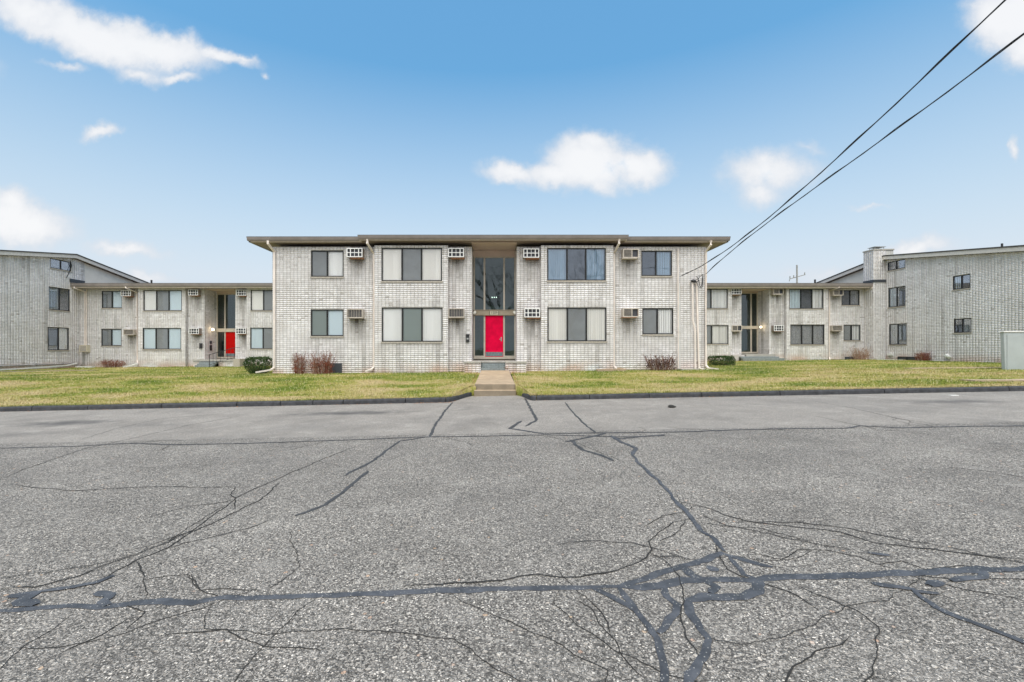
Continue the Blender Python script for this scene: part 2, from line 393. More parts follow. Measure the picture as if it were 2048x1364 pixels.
M = dict(
    brick=brick_mat(), side=texbrick_mat(), mortar=mat('dark_mortar', (.39, .372, .345), .9, var=.3, vscale=10),
    glass=glass_mat('window_glass'), glass_hi=glass_mat('reflecting_window_glass', (.84, .88, .92), .10), glass_dark=glass_mat('entry_glass', (.56, .66, .63), .06),
    asphalt=asphalt_mat(), lawn=lawn_mat(), blade=blade_mat(), tar=tar_mat('crack_tar', (.052, .054, .061), .55),
    crack=mat('open_crack', (.022, .021, .02), .95), seal=mat('thin_tar', (.05, .05, .052), .7, var=.3),
    kerb=mat('black_kerb', (.040, .041, .046), .75, var=.4, vscale=6, bump=.5, bscale=70),
    path=concrete_mat('walk_concrete', (.425, .318, .215)), aggregate=concrete_mat('exposed_aggregate', (.27, .22, .16)), conc=concrete_mat('grey_concrete', (.42, .40, .36)),
    shingle=mat('roof_shingle', (.075, .07, .068), .9, var=.3, vscale=12, bump=.6),
    gutter=mat('taupe_gutter', (.24, .208, .192), .5, var=.12, vscale=2), fascia=mat('beige_fascia', (.74, .64, .56), .55, var=.1),
    pale=mat('pale_fascia', (.62, .58, .54), .55, var=.08), soffit=mat('brown_soffit', (.30, .235, .20), .7, var=.1), spout=mat('cream_downspout', (.80, .71, .65), .45, var=.08, vscale=3),
    white=mat('white_metal', (.78, .77, .75), .4, var=.05), frame=mat('bronze_frame', (.022, .022, .023), .55, spec=.25), sill=mat('stone_sill', (.40, .36, .31), .8, var=.2, vscale=20),
    blind=mat('white_blind', (.93, .92, .90), .7), blind_blue=mat('cool_blind', (.68, .79, .85), .7), blind_cream=mat('cream_blind', (.94, .91, .86), .7),
    screen=mat('insect_screen', (.26, .27, .275), .8, var=.08, vscale=1.5), screen_green=mat('insect_screen_green', (.24, .28, .265), .8), screen_dark=mat('dark_screen', (.07, .075, .085), .7, var=.3, vscale=1.5),
    ac_white=mat('ac_white_enamel', (.80, .79, .78), .45, var=.05), ac_beige=mat('ac_beige_enamel', (.52, .46, .40), .55, var=.15, vscale=9), coil=mat('ac_coil', (.055, .055, .065), .6), rust=mat('rusty_metal', (.28, .13, .07), .85, var=.4, vscale=22),
    ac_brown=mat('ac_side_brown', (.27, .22, .19), .6, var=.2),
    red=mat('crimson_door', (.74, .002, .05), .6, var=.13, vscale=3, spec=.06), red2=mat('scarlet_door', (.50, .005, .004), .6, var=.05, spec=.06), kick=mat('steel_kickplate', (.20, .25, .26), .35, .6, var=.2, vscale=12),
    bronze=mat('tan_door_frame', (.33, .275, .20), .5, var=.1), bronze_lt=mat('light_door_frame', (.47, .42, .35), .5, var=.08), black=mat('black_metal', (.02, .02, .022), .5),
    wallin=mat('lobby_paint', (.40, .42, .38), .8), floorin=mat('lobby_floor_tile', (.3, .27, .22), .7),
    lamp=mat('lit_lamp_globe', (1.0, .86, .6), .4, emit=1.6), bulb=mat('lit_pendant_bulb', (1, .97, .9), .4, emit=2.5), lampoff=mat('lamp_shade_white', (.82, .80, .72), .4),
    steel=mat('galvanised_steel', (.38, .38, .37), .45, .5, var=.15), grey=mat('grey_pipe', (.30, .29, .28), .55, var=.15), slate=mat('slate_step', (.20, .225, .225), .7, var=.25, vscale=14),
    cabinet=mat('pale_green_cabinet', (.39, .425, .43), .5, var=.05, vscale=1.5), flash=mat('dark_flashing', (.05, .055, .065), .6), pinkpanel=mat('pinkish_panel', (.60, .475, .405), .7, var=.06, vscale=1.5), panelwhite=mat('white_gable_board', (.74, .69, .62), .7, var=.05, vscale=2),
    twig=mat('bare_twig', (.19, .08, .05), .8, var=.35, vscale=30), twig_lt=mat('pale_twig', (.40, .29, .21), .8, var=.3, vscale=30), redleaf=mat('dry_red_leaf', (.24, .06, .028), .7, var=.5, vscale=25), darkleaf=mat('dark_purple_leaf', (.085, .042, .036), .7, var=.6, vscale=25),
    green=mat('yew_leaf', (.045, .088, .018), .6, var=.55, vscale=14), leaf=mat('fallen_leaf', (.34, .15, .06), .85, var=.55, vscale=30), cable=mat('black_cable', (.018, .02, .024), .5), wood=mat('pole_wood', (.18, .14, .11), .9, var=.3),
    bark=mat('tree_bark', (.07, .055, .045), .95, var=.3, vscale=12), plate=mat('number_plate', (.58, .52, .40), .5), paper=mat('white_paper', (.8, .78, .75), .7), redpaper=mat('red_paper', (.6, .06, .06), .6), dirt=mat('dark_debris', (.03, .028, .025), .95, var=.5, vscale=60), blinds_lat=mat('grey_drape', (.30, .30, .31), .8, var=.25, vscale=10),
    farground=mat('far_ground', (.12, .12, .07), .95, var=.3, vscale=.2))

# ------------------------------------------------------------------ ground
def sstep(a, b, x):
    t = max(0, min(1, (x - a) / (b - a))); return t * t * (3 - 2 * t)
KERB_Y = 14.8
def kerb_line(X):     # front foot of the kerb; it turns in towards the entrance steps
    if X < 0: return 14.8 + 1.75 * sstep(-1.55, -.82, X)
    return 14.8 + 1.75 * sstep(1.2, .84, X) - .02 * max(0, X - 6)
def lawn_z(X, Y):
    zb = .545 + .0105 * max(-30, min(30, X))
    zf = street_z(X) + .12
    t = max(0, min(1, (Y - 14.9) / 7.3))
    p = .5 + .5 * sstep(1.0, 3.2, abs(X))
    t2 = t ** p
    z = zf + (zb - zf) * (t2 * .55 + .45 * t2 * t2 * (3 - 2 * t2))
    return z + .035 * mnoise.noise(Vector((X * .4, Y * .4, 3))) * min(1, t * 3)

g_ = MB(); g_.face([(-900, -900, -1.6), (900, -900, -1.6), (900, 900, -1.6), (-900, 900, -1.6)])
tag(g_.build('ground', M['farground']), 'dull green and brown open ground reaching the horizon', 'ground', kind='structure')

st = MB()
xs = list(np.linspace(-60, 60, 61)); ys = [-60, -30, -10, -4, 0, 3, 6, 9, 12, 15, 18]
for i in range(len(xs)):
    for j in range(len(ys)): st.v.append((xs[i], ys[j], street_z(xs[i])))
for i in range(len(xs) - 1):
    for j in range(len(ys) - 1):
        a = i * len(ys) + j; st.f.append((a, a + len(ys), a + len(ys) + 1, a + 1)); st.mi.append(0)
street = st.build('street', M['asphalt'], recalc=False)
tag(street, 'cracked grey asphalt street with tar sealed seams', 'street', kind='structure')

lw = MB()
colx = sorted(set([round(x, 3) for x in list(np.arange(-70, -6, 1.0)) + list(np.arange(-6, 6, .25)) + list(np.arange(6, 70.1, 1.0)) + [-.70, .70]]))
NY = 44
for X in colx:
    y0 = kerb_line(X) + .185
    lw.v.append((X, y0 - .01, street_z(X) - .05))
    for j in range(NY - 1):
        t = j / (NY - 2); Y = y0 + (70 - y0) * (t ** 2.2)
        lw.v.append((X, Y, lawn_z(X, Y)))
for i in range(len(colx) - 1):
    if -.71 < (colx[i] + colx[i + 1]) / 2 < .81:
        j0 = 18                                  # the walk takes this strip
    else: j0 = 0
    for j in range(j0, NY - 1):
        a = i * NY + j; lw.f.append((a, a + NY, a + NY + 1, a + 1)); lw.mi.append(0)
lawn = lw.build('lawn', M['lawn'], recalc=False, smooth=True)
tag(lawn, 'patchy green and straw coloured lawn rising from the kerb', 'lawn', kind='structure')

def in_house(X, Y):
    return (-11.5 < X < 10.9 and Y > 22.95) or (X < -33.2 and Y > 26) or (X > 30.5 and Y > 24.5) or Y > 36.2
walk_poly = lambda X, Y: abs(X) < .82 and Y < 22.1
def build_grass():
    rng = np.random.default_rng(3)
    V = []; tone = []
    def add(n, y0, y1):
        Ys = rng.uniform(y0, y1, n); Xs = rng.uniform(-1.14, 1.2, n) * Ys
        for X, Y in zip(Xs, Ys):
            if Y < kerb_line(X) + .17 or in_house(X, Y) or walk_poly(X, Y): continue
            if X > 17 and abs(Y - (16.575 - .0307 * (X - 17.2))) < .31: continue
            if X > 19.6 and abs(Y - (21.825 - .0693 * (X - 19.8))) < .27: continue
            if X < -26.5 and abs(Y - (25.05 + .292 * (X + 45))) < .3: continue
            h = rng.uniform(.03, .075) * (1 + .7 * mnoise.noise(Vector((X * 1.3, Y * 1.3, 8)))); a = rng.uniform(0, math.pi); wd = rng.uniform(.006, .012) * (1 + Y / 60)
            z = lawn_z(X, Y) - .005; ca, sa = math.cos(a) * wd, math.sin(a) * wd
            lx, ly = rng.normal(0, .03), rng.normal(0, .03)
            V.extend(((X - ca, Y - sa, z), (X + ca, Y + sa, z), (X + lx, Y + ly, z + h))); tone.append(rng.random())
    for _ in range(9000):                       # tufts leaning over the kerb
        X = rng.uniform(-17, 17.5); Y = kerb_line(X) + .185 + rng.uniform(-.02, .05) + .03 * mnoise.noise(Vector((X * 1.7, 0, 0)))
        if abs(X) < .83: continue
        h = rng.uniform(.03, .10) * (1 + .5 * mnoise.noise(Vector((X * .9, 5, 0)))); z = lawn_z(X, Y) - .01; wd = rng.uniform(.006, .012)
        V.extend(((X - wd, Y, z), (X + wd, Y, z), (X + rng.normal(0, .03), Y - rng.uniform(0, .07), z + h))); tone.append(rng.uniform(.3, 1))
    add(95000, 14.9, 23.4); add(52000, 23.4, 36.3)
    n = len(tone)
    me = bpy.data.meshes.new('grass')
    me.vertices.add(3 * n); me.vertices.foreach_set('co', np.array(V, dtype=np.float32).ravel())
    me.loops.add(3 * n); me.loops.foreach_set('vertex_index', np.arange(3 * n, dtype=np.int32))
    me.polygons.add(n); me.polygons.foreach_set('loop_start', np.arange(0, 3 * n, 3, dtype=np.int32))
    me.update(); me.validate()
    at = me.attributes.new('tone', 'FLOAT', 'FACE'); at.data.foreach_set('value', np.array(tone, dtype=np.float32))
    me.materials.append(M['blade'])
    o = bpy.data.objects.new('grass', me); C.objects.link(o)
    tag(o, 'short mown blades of green and dry grass over the lawn', 'grass', kind='stuff')
build_grass()

# kerb blocks
def kerb_run(name, label, pts_x, joints):
    k = bpy.data.objects.new(name, None); C.objects.link(k); tag(k, label, 'kerb', kind='structure')
    ORG[k.name] = Vector()
    prof_b = None
    for a, b in zip(joints, joints[1:]):
        n = max(2, int(abs(b - a) / .12)) if abs(a) < 2 or abs(b) < 2 else max(2, int(abs(b - a) / .6))
        m_ = MB(); rings = []
        gap = .012
        for i in range(n + 1):
            X = a + gap + (b - a - 2 * gap) * i / n
            e = .02
            d = (kerb_line(X + e) - kerb_line(X - e)) / (2 * e)
            nrm = Vector((-d, 1, 0)).normalized()
            base = Vector((X, kerb_line(X), street_z(X)))
            off = .012 * mnoise.noise(Vector((X * .9, 0, 5)))
            dz = .012 * mnoise.noise(Vector((X * .7, 2, 1)))
            prof = [(0, -.03), (.012, .10), (.03, .135), (.065, .15), (.13, .152), (.165, .14), (.19, -.03)]
            r = [base + nrm * (p + off) + Vector((0, 0, q + (dz if q > 0 else 0))) for p, q in prof]
            rings.append(len(m_.v)); m_.v += [tuple(v) for v in r]
        L = 7
        for r0, r1 in zip(rings, rings[1:]):
            for i in range(L - 1):
                m_.f.append((r0 + i, r1 + i, r1 + i + 1, r0 + i + 1)); m_.mi.append(0)
        m_.f.append(tuple(rings[0] + i for i in range(L))); m_.f.append(tuple(rings[-1] + i for i in reversed(range(L)))); m_.mi += [0, 0]
        m_.build('kerb_block', M['kerb'], k)
    return k
def kx(x): return PX(x, 14.75)
kerb_run('kerb', 'black asphalt kerb blocks along the lawn below the two twig bushes', None,
         [-45, -38, -31, -25, -19.5] + [kx(x) for x in (60, 172, 320, 471, 559, 624, 685, 810)] + [-1.6, -.83])
kerb_run('kerb', 'black asphalt kerb blocks along the lawn below the power cables', None,
         [.85, 1.35] + [kx(x) for x in (1180, 1300, 1405, 1560, 1765, 2008)] + [21, 27, 33, 40, 46])

# entrance walk with its two steps
wk = MB()
ZF, ZB, YF, YB = .41, .665, 16.85, 22.0
def wz(Y): return ZF + (ZB - ZF) * (Y - YF) / (YB - YF)
cuts = [YF, 18.55, 20.3, YB]
walk = bpy.data.objects.new('walkway', None); C.objects.link(walk); ORG[walk.name] = Vector()
tag(walk, 'tan concrete walk with two low steps leading to the red door', 'walkway', kind='structure')
for i, (a, b) in enumerate(zip(cuts, cuts[1:])):
    s_ = MB(); hw = lambda Y: .745 - .08 * (Y - YF) / (YB - YF)
    a2, b2 = a + (.006 if i else 0), b - .006
    for z in (0, 1):
        for (sx, Y) in ((-1, a2), (1, a2), (1, b2), (-1, b2)):
            s_.v.append((sx * hw(Y), Y, wz(Y) if z else -.1))
    for q in ((0, 3, 2, 1), (4, 5, 6, 7), (0, 1, 5, 4), (1, 2, 6, 5), (2, 3, 7, 6), (3, 0, 4, 7)): s_.f.append(q); s_.mi.append(0)
    s_.build('slab', M['path'], walk, bevel=.012)
MB().box(-.745, .745, YF - .035, YF - .004, .19, ZF - .012).build('riser', M['aggregate'], walk, bevel=.006)
MB().box(-.76, .76, YF - .33, YF - .037, -.1, .2).build('step', M['path'], walk, bevel=.012)
MB().box(-.755, .755, YF - .352, YF - .332, -.1, .185).build('riser', M['aggregate'], walk, bevel=.004)
# the two strips of pavement at the cabinet and one in the far lawn
def strip(name, label, pts, wd, mt):
    m_ = MB(); n = 14; rings = []
    for i in range(n + 1):
        t = i / n; x = pts[0][0] + (pts[1][0] - pts[0][0]) * t; y = pts[0][1] + (pts[1][1] - pts[0][1]) * t
        z = max(lawn_z(x, y), lawn_z(x, y + wd)) + .035
        rings.append(len(m_.v)); m_.v += [(x, y, z), (x, y + wd, z), (x, y + wd, z - .3), (x, y, z - .3)]
    for r0, r1 in zip(rings, rings[1:]):
        for i in range(4): m_.f.append((r0 + i, r0 + (i + 1) % 4, r1 + (i + 1) % 4, r1 + i)); m_.mi.append(0)
    m_.f.append((0, 1, 2, 3)); m_.mi.append(0)
    tag(m_.build(name, mt), label, 'walkway', kind='structure')
strip('walkway', 'narrow pale concrete walk just behind the kerb in front of the cabinet', (17.6, 16.2), (40, 15.7), ) if False else None
strip('walkway', 'narrow pale concrete walk just behind the kerb in front of the cabinet', ((17.2, 16.3), (40, 15.6)), .55, M['path'])
strip('walkway', 'thin pale concrete walk in the grass along the chimney building', ((19.8, 21.6), (40, 20.2)), .45, M['path'])
strip('walkway', 'narrow dirt coloured walk crossing the lawn before the shorter drainpipe', ((-45, 24.6), (-26.5, 30.0)), .5, M['aggregate'])

# tar seams and cracks in the street
RIB = [0]
def ribbon(name, mt, pix, width, zoff, jit=.3, taper=True, parent=street, seg=.04, world=False):
    """an irregular strip of tar or an open crack lying on the street, following the listed points"""
    P = [Vector((*(p if world else on_street(*p)), 0)) for p in pix]
    pts = []
    for a, b in zip(P, P[1:]):
        n = max(1, int((b - a).length / seg))
        for i in range(n): pts.append(a + (b - a) * i / n)
    pts.append(P[-1])
    RIB[0] += 1; zoff = zoff + .00025 * (RIB[0] % 23)
    m_ = MB(); rings = []; N = len(pts); sd = R.random() * 100; wide = width > .04; d = 0
    for i, p in enumerate(pts):
        if i: d += (p - pts[i - 1]).length
        t = (pts[min(i + 1, N - 1)] - pts[max(i - 1, 0)]).normalized(); nm = Vector((-t.y, t.x, 0))
        nn = lambda f, o: mnoise.noise(Vector((d * f, sd + o, 0)))
        c = p + nm * ((.022 * nn(3.2, 30) + .010 * nn(9, 33)) if wide else (.030 * nn(2.6, 30) + .022 * nn(7, 33) + .012 * nn(19, 36)))
        k = min(1, (.55 if wide else .15) + min(i, N - 1 - i) / max(3, N * .12)) if taper else 1
        ew = lambda o: width / 2 * max(.25, 1 + jit * (1.3 * nn(3.5, o) + .9 * nn(11, o + 3) + .55 * nn(27, o + 5))) * k
        a, b = c + nm * ew(0), c - nm * ew(9)
        rings.append(len(m_.v)); z = lambda q, h: (q.x, q.y, street_z(q.x) + zoff + h)
        m_.v += [z(a, -.002), z(a.lerp(b, .25), .0025 if wide else 0), z(a.lerp(b, .75), .0025 if wide else 0), z(b, -.002)]
    for r0, r1 in zip(rings, rings[1:]):
        for q in range(3): m_.f.append((r0 + q, r0 + q + 1, r1 + q + 1, r1 + q)); m_.mi.append(0)
    return m_.build(name, mt, parent, smooth=True)
J = lambda *p: [(1024 + x / 1.3145, 760 + y / 1.3145) for x, y in p]
SEALS = [
    (.075, [(-160, 1232), (0, 1222), (60, 1217), (140, 1213), (200, 1215), (260, 1208), (330, 1203), (390, 1206), (450, 1197), (520, 1197), (600, 1192), (700, 1190), (800, 1187), (900, 1180), (1000, 1177), (1080, 1178), (1160, 1177), (1240, 1174)]),
    (.095, J((280, 544), (340, 543), (390, 540), (440, 531), (500, 526), (560, 524), (620, 527), (690, 520), (760, 516), (840, 516), (920, 515), (1000, 508), (1100, 506), (1180, 500), (1260, 498), (1346, 495), (1480, 490))),
    (.075, J((552, 454), (515, 470), (480, 482), (440, 490), (400, 506), (370, 518), (320, 531), (285, 541))),
    (.06, J((552, 456), (610, 474), (655, 487), (685, 493))),
    (.052, J((575, 466), (598, 492), (612, 512), (645, 526))),
    (.07, J((452, 490), (466, 513), (500, 528), (535, 545), (522, 562))),
    (.10, J((512, 492), (545, 500))),
    (.10, J((655, 528), (642, 556), (602, 570), (552, 572), (500, 567), (458, 580))),
    (.065, J((462, 576), (472, 615), (490, 648), (512, 683), (506, 710), (485, 740), (462, 775), (448, 830))),
    (.06, J((398, 543), (406, 570), (432, 592), (430, 615), (405, 640), (384, 668))),
    (.05, J((280, 545), (300, 576), (330, 612), (368, 656), (384, 690), (394, 740), (408, 830))),
    (.055, J((212, 549), (260, 568), (302, 594), (334, 616))),
    (.055, [(1448, 1104), (1425, 1078), (1400, 1062), (1380, 1035), (1355, 1005), (1320, 965), (1280, 930), (1264, 908)]),
    (.09, [(1264, 909), (1273, 897), (1245, 886), (1222, 872)]),
    (.06, J((945, 535), (1010, 545), (1055, 552), (1120, 600), (1180, 628), (1240, 650), (1346, 690), (1450, 730))),
    (.06, J((1240, 505), (1238, 520), (1180, 525), (1155, 530))), (.10, J((1100, 543), (1125, 532))), (.06, J((1050, 555), (1120, 562))), (.05, J((935, 456), (990, 462))),
    (.09, [(20, 1192), (75, 1186), (45, 1203), (65, 1214)]), (.10, [(190, 1188), (218, 1193), (205, 1205), (212, 1214)]), (.05, [(80, 1184), (150, 1176), (195, 1166), (225, 1152)]),
]
for wd, p in SEALS: ribbon('tar_seal', M['tar'], p, wd * .88, .0045, jit=.42)
THIN = [
    (.075, [(1050, 797), (1060, 815), (1074, 840), (1050, 853)]), (.09, [(1042, 842), (1020, 857), (1090, 868)]), (.05, [(1130, 805), (1150, 830), (1183, 860), (1192, 866)]),
    (.06, [(860, 874), (870, 850), (890, 822), (905, 805)]), (.055, [(858, 874), (800, 882), (768, 905), (742, 925), (700, 945), (690, 952)]), (.055, [(735, 943), (705, 970), (650, 1010), (590, 1032)]),
    (.07, [(1140, 880), (1165, 900), (1200, 910), (1228, 922)]), (.08, [(1130, 884), (1190, 872), (1212, 866)]), (.08, [(1220, 872), (1240, 878), (1290, 873), (1330, 870)]),
    (.05, [(-120, 901), (0, 897), (150, 893), (260, 887), (350, 890), (500, 887), (650, 882), (780, 877), (860, 874), (950, 873), (1090, 870), (1240, 874), (1330, 872)]),
    (.06, [(1090, 868), (1200, 866), (1330, 865), (1450, 861), (1550, 858), (1690, 857), (1720, 852), (1800, 856), (1930, 853), (2048, 852), (2150, 851)]),
]
for wd, p in THIN: ribbon('tar_seal', M['seal'], p, wd, .0045, jit=.45)
CRACKS = [
    (.016, [(710, 893), (642, 920), (560, 955), (472, 996), (386, 1060), (280, 1098)]), (.018, [(560, 965), (523, 999), (458, 1030), (386, 1064), (335, 1096), (270, 1122), (200, 1165)]),
    (.012, [(27, 968), (61, 975), (147, 982), (239, 976), (350, 974), (478, 975)]), (.012, [(0, 960), (51, 938), (171, 897), (260, 878), (380, 850), (478, 833)]), (.010, [(160, 880), (230, 858), (320, 838), (440, 828)]),
    (.012, [(470, 975), (462, 990), (472, 996), (466, 1020)]),
    (.014, [(1355, 1003), (1400, 1012), (1450, 1030), (1510, 1045), (1600, 1055), (1680, 1065), (1750, 1085), (1850, 1098), (1930, 1110), (2048, 1118)]),
    (.012, [(1510, 1045), (1600, 1047), (1700, 1058), (1800, 1078), (1870, 1091)]), (.010, [(1400, 1030), (1450, 1050), (1530, 1068), (1620, 1085), (1700, 1100)]),
    (.014, [(1382, 1038), (1345, 1045), (1340, 1055), (1320, 1068), (1305, 1085), (1300, 1112), (1275, 1130), (1220, 1145), (1165, 1153), (1060, 1150), (1010, 1157), (950, 1166), (800, 1172)]),
    (.010, [(1300, 1112), (1350, 1115), (1380, 1122)]), (.012, [(0, 1181), (70, 1175), (150, 1155), (230, 1125), (330, 1088), (390, 1060)]),
    (.011, [(270, 1122), (288, 1150), (292, 1195)]), (.011, [(290, 1160), (330, 1150), (380, 1150), (402, 1180), (450, 1174), (520, 1180)]),
    (.010, [(1160, 1195), (1190, 1222), (1212, 1260), (1250, 1310), (1290, 1350)]), (.010, [(1500, 1105), (1560, 1118), (1600, 1100), (1660, 1102), (1720, 1115), (1790, 1140)]),
    (.010, [(1630, 803), (1700, 815), (1800, 838), (1890, 851)]), (.009, [(1630, 832), (1690, 845), (1720, 852)]), (.010, [(1560, 1380), (1600, 1325), (1640, 1300), (1700, 1275)]), (.009, [(1900, 935), (1990, 945), (2048, 955)]),
    (.009, [(330, 1270), (450, 1262), (500, 1285), (640, 1300)]), (.009, [(120, 1310), (200, 1270), (260, 1235)]), (.009, [(1090, 872), (1150, 885), (1250, 925)]), (.009, [(1760, 1130), (1800, 1120), (1850, 1140), (1920, 1132), (2040, 1150)]),
]
for wd, p in CRACKS: ribbon('crack', M['crack'], p, wd * .85, .003, jit=.6, seg=.03)
# hairline branches that run off the larger cracks
rb = random.Random(12)
for wd, p in CRACKS[:2] + CRACKS[6:12] + CRACKS[13:18] + SEALS[:3] + SEALS[12:13] + THIN[9:11]:
    L = sum((Vector(on_street(*b)) - Vector(on_street(*a))).length for a, b in zip(p, p[1:]))
    for _ in range(max(1, int(L / 1.4))):
        i = rb.randrange(len(p) - 1); u = rb.random(); A = Vector(on_street(*p[i])); B = Vector(on_street(*p[i + 1])); q = A.lerp(B, u)
        if not (1.6 < q.y < 12) or abs(q.x) > 1.3 * q.y: continue
        ang = math.atan2(B.y - A.y, B.x - A.x) + rb.choice((-1, 1)) * rb.uniform(.3, 1.1) + rb.choice((0, math.pi)); pts = [tuple(q)]
        for k in range(rb.randint(3, 6)):
            ang += rb.gauss(0, .4); st_ = rb.uniform(.10, .28); q = q + Vector((math.cos(ang), math.sin(ang))) * st_; pts.append(tuple(q))
        ribbon('crack', M['crack'], pts, rb.uniform(.005, .009), .003, jit=.6, seg=.03, world=True)
for (x, y, a, n) in ((150, 1225, -1.9, 9), (420, 1205, -1.2, 8), (640, 1195, -2.0, 9), (900, 1185, -1.0, 10), (1120, 1180, -1.9, 8), (1580, 1165, -1.3, 9), (1850, 1150, -1.9, 7), (520, 1190, 1.2, 5)):
    q = Vector(on_street(x, y)); pts = [tuple(q)]
    for k in range(n): a += rb.gauss(0, .38); q = q + Vector((math.cos(a), math.sin(a))) * rb.uniform(.12, .3) * (1 + q.y / 8); pts.append(tuple(q))
    ribbon('crack', M['crack'], [p for p in pts if p[1] > 1], rb.uniform(.004, .007), .003, jit=.6, seg=.03, world=True)

# ------------------------------------------------------------------ brick walls
BW, BH = .1835, .104
class Wall:
    """a wall surface: front(Y) faces the street, gable(X, side) faces inward across the lawn"""
    def __init__(s, fn, flip): s.M = fn; s.flip = flip
def front(Y): return Wall(lambda u, d, z: (u, Y - d, z), False)
def facing_px(X): return Wall(lambda u, d, z: (X + d, u, z), False)      # faces +X, u runs along +Y
def facing_nx(X): return Wall(lambda u, d, z: (X - d, u, z), True)

def masonry(wall, u0, u1, z0, z1, holes, parent, stains=(), top=None, seed=0, zg=None, reveal=.13, vj=.85):
    """painted stack-bond bricks with recessed joints over a mortar sheet; holes are (u0, u1, z0, z1)"""
    rg = random.Random(seed + 11)
    V = []; Fc = []; tone = []; stain = []; rust = []
    du = BW; course = 0
    z = math.floor(z0 / BH) * BH
    g = .006
    tp = top or (lambda u: z1)
    order = ((0, 1, 2, 3), (4, 5, 1, 0), (5, 6, 2, 1), (6, 7, 3, 2), (7, 4, 0, 3))
    tn = mnoise.noise
    while z < z1 + 1.5:
        course += 1; off = u0; ct = rg.gauss(0, .06)
        for i in range(int((u1 - u0) / du) + 2):
            a, b, c, d = max(off + i * du, u0) + g * vj, min(off + (i + 1) * du, u1) - g * vj, max(z, z0) + g, z + BH - g
            if b - a < .02: continue
            um = (a + b) / 2
            zt = min(z1 + 1.5, tp(um)) if top else z1
            if d > zt: d = zt
            if d - c < .012: continue
            ok = True
            for (h0, h1, k0, k1) in holes:
                if a < h1 and b > h0 and c < k1 and d > k0:
                    opts = [(a, min(b, h0 - .003), c, d), (max(a, h1 + .003), b, c, d), (a, b, c, min(d, k0 - .003)), (a, b, max(c, k1 + .003), d)]
                    best = max(opts, key=lambda q: max(0, q[1] - q[0]) * max(0, q[3] - q[2]))
                    a, b, c, d = best
                    if b - a < .02 or d - c < .012: ok = False; break
            if not ok: continue
            pr = rg.uniform(-.0015, .0025)
            base = len(V)
            for (dd, s) in ((pr, 0), (-.012, 0)):
                V.extend((wall.M(a, dd, c), wall.M(b, dd, c), wall.M(b, dd, d), wall.M(a, dd, d)))
            for q in order: Fc.append(tuple(base + k for k in (q if not wall.flip else q[::-1])))
            cx, cz = (a + b) / 2, (c + d) / 2
            t = .5 + ct + rg.gauss(0, .11) + .13 * tn(Vector((cx * .8 + seed * 7, cz * .8, 1)))
            if rg.random() < .03: t -= .35
            sv = 0; rv = 0
            for (su, sz, sw, sl, sk) in stains:
                if abs(cx - su) < sw and sz - sl < cz < sz:
                    f = (1 - abs(cx - su) / sw) ** .5 * (1 - (sz - cz) / sl) ** .7
                    sv = max(sv, 1.25 * sk * f * (.65 + .7 * tn(Vector((cx * 3.5, cz * .7, seed)))))
            if zg is not None:
                hgt = cz - zg(cx)
                rv = max(0, 1 - hgt / .6) * .8 * max(0, .55 + 1.2 * tn(Vector((cx * .9, cz * 1.5, seed + 4))))
            sv = max(sv, .42 * max(0, tn(Vector((cx * 2.6, cz * .16, seed + 2))) - .18) * 2)
            sv = max(0, min(.85, sv + .03 * rg.random()))
            for _ in range(5): tone.append(max(0, min(1, t))); stain.append(sv); rust.append(max(0, min(.6, rv)))
        z += BH
    me = bpy.data.meshes.new('brickwork')
    org = ORG[parent.name]
    n4 = len(Fc)
    co = np.array(V, dtype=np.float32) - np.array(org, dtype=np.float32)
    me.vertices.add(len(V)); me.vertices.foreach_set('co', co.ravel())
    me.loops.add(4 * n4); me.loops.foreach_set('vertex_index', np.array(Fc, dtype=np.int32).ravel())
    me.polygons.add(n4); me.polygons.foreach_set('loop_start', np.arange(0, 4 * n4, 4, dtype=np.int32))
    me.update(); me.validate()
    for nm, arr in (('tone', tone), ('stain', stain), ('rust', rust)):
        at = me.attributes.new(nm, 'FLOAT', 'FACE'); at.data.foreach_set('value', np.array(arr, dtype=np.float32))
    me.materials.append(M['brick'])
    o = bpy.data.objects.new('brickwork', me); C.objects.link(o); o.parent = parent; ORG[o.name] = org.copy()
    o['kind'] = 'stuff'
    # mortar sheet behind, with the openings and their reveals
    w_ = MB(); D = -.0105
    us = sorted(set([u0, u1] + [h[k] for h in holes for k in (0, 1) if u0 < h[k] < u1] + ([35.9, 35.6] if top else [])))
    us = [u for u in us if u0 <= u <= u1]
    for a, b in zip(us, us[1:]):
        cuts_ = sorted((h[2], h[3]) for h in holes if h[0] <= a + 1e-6 and h[1] >= b - 1e-6)
        lo = z0
        for (k0, k1) in cuts_:
            if k0 > lo: w_.face([wall.M(a, D, lo), wall.M(b, D, lo), wall.M(b, D, k0), wall.M(a, D, k0)])
            lo = k1
        ta, tb = (tp(a), tp(b)) if top else (z1, z1)
        if min(ta, tb) > lo: w_.face([wall.M(a, D, lo), wall.M(b, D, lo), wall.M(b, D, tb), wall.M(a, D, ta)])
    for (h0, h1, k0, k1) in holes:
        r = -reveal
        for (p, q) in (((h0, k0), (h1, k0)), ((h1, k0), (h1, k1)), ((h1, k1), (h0, k1)), ((h0, k1), (h0, k0))):
            w_.face([wall.M(p[0], D, p[1]), wall.M(q[0], D, q[1]), wall.M(q[0], r, q[1]), wall.M(p[0], r, p[1])])
    w_.build('mortar_wall', M['mortar'], parent, recalc=False)

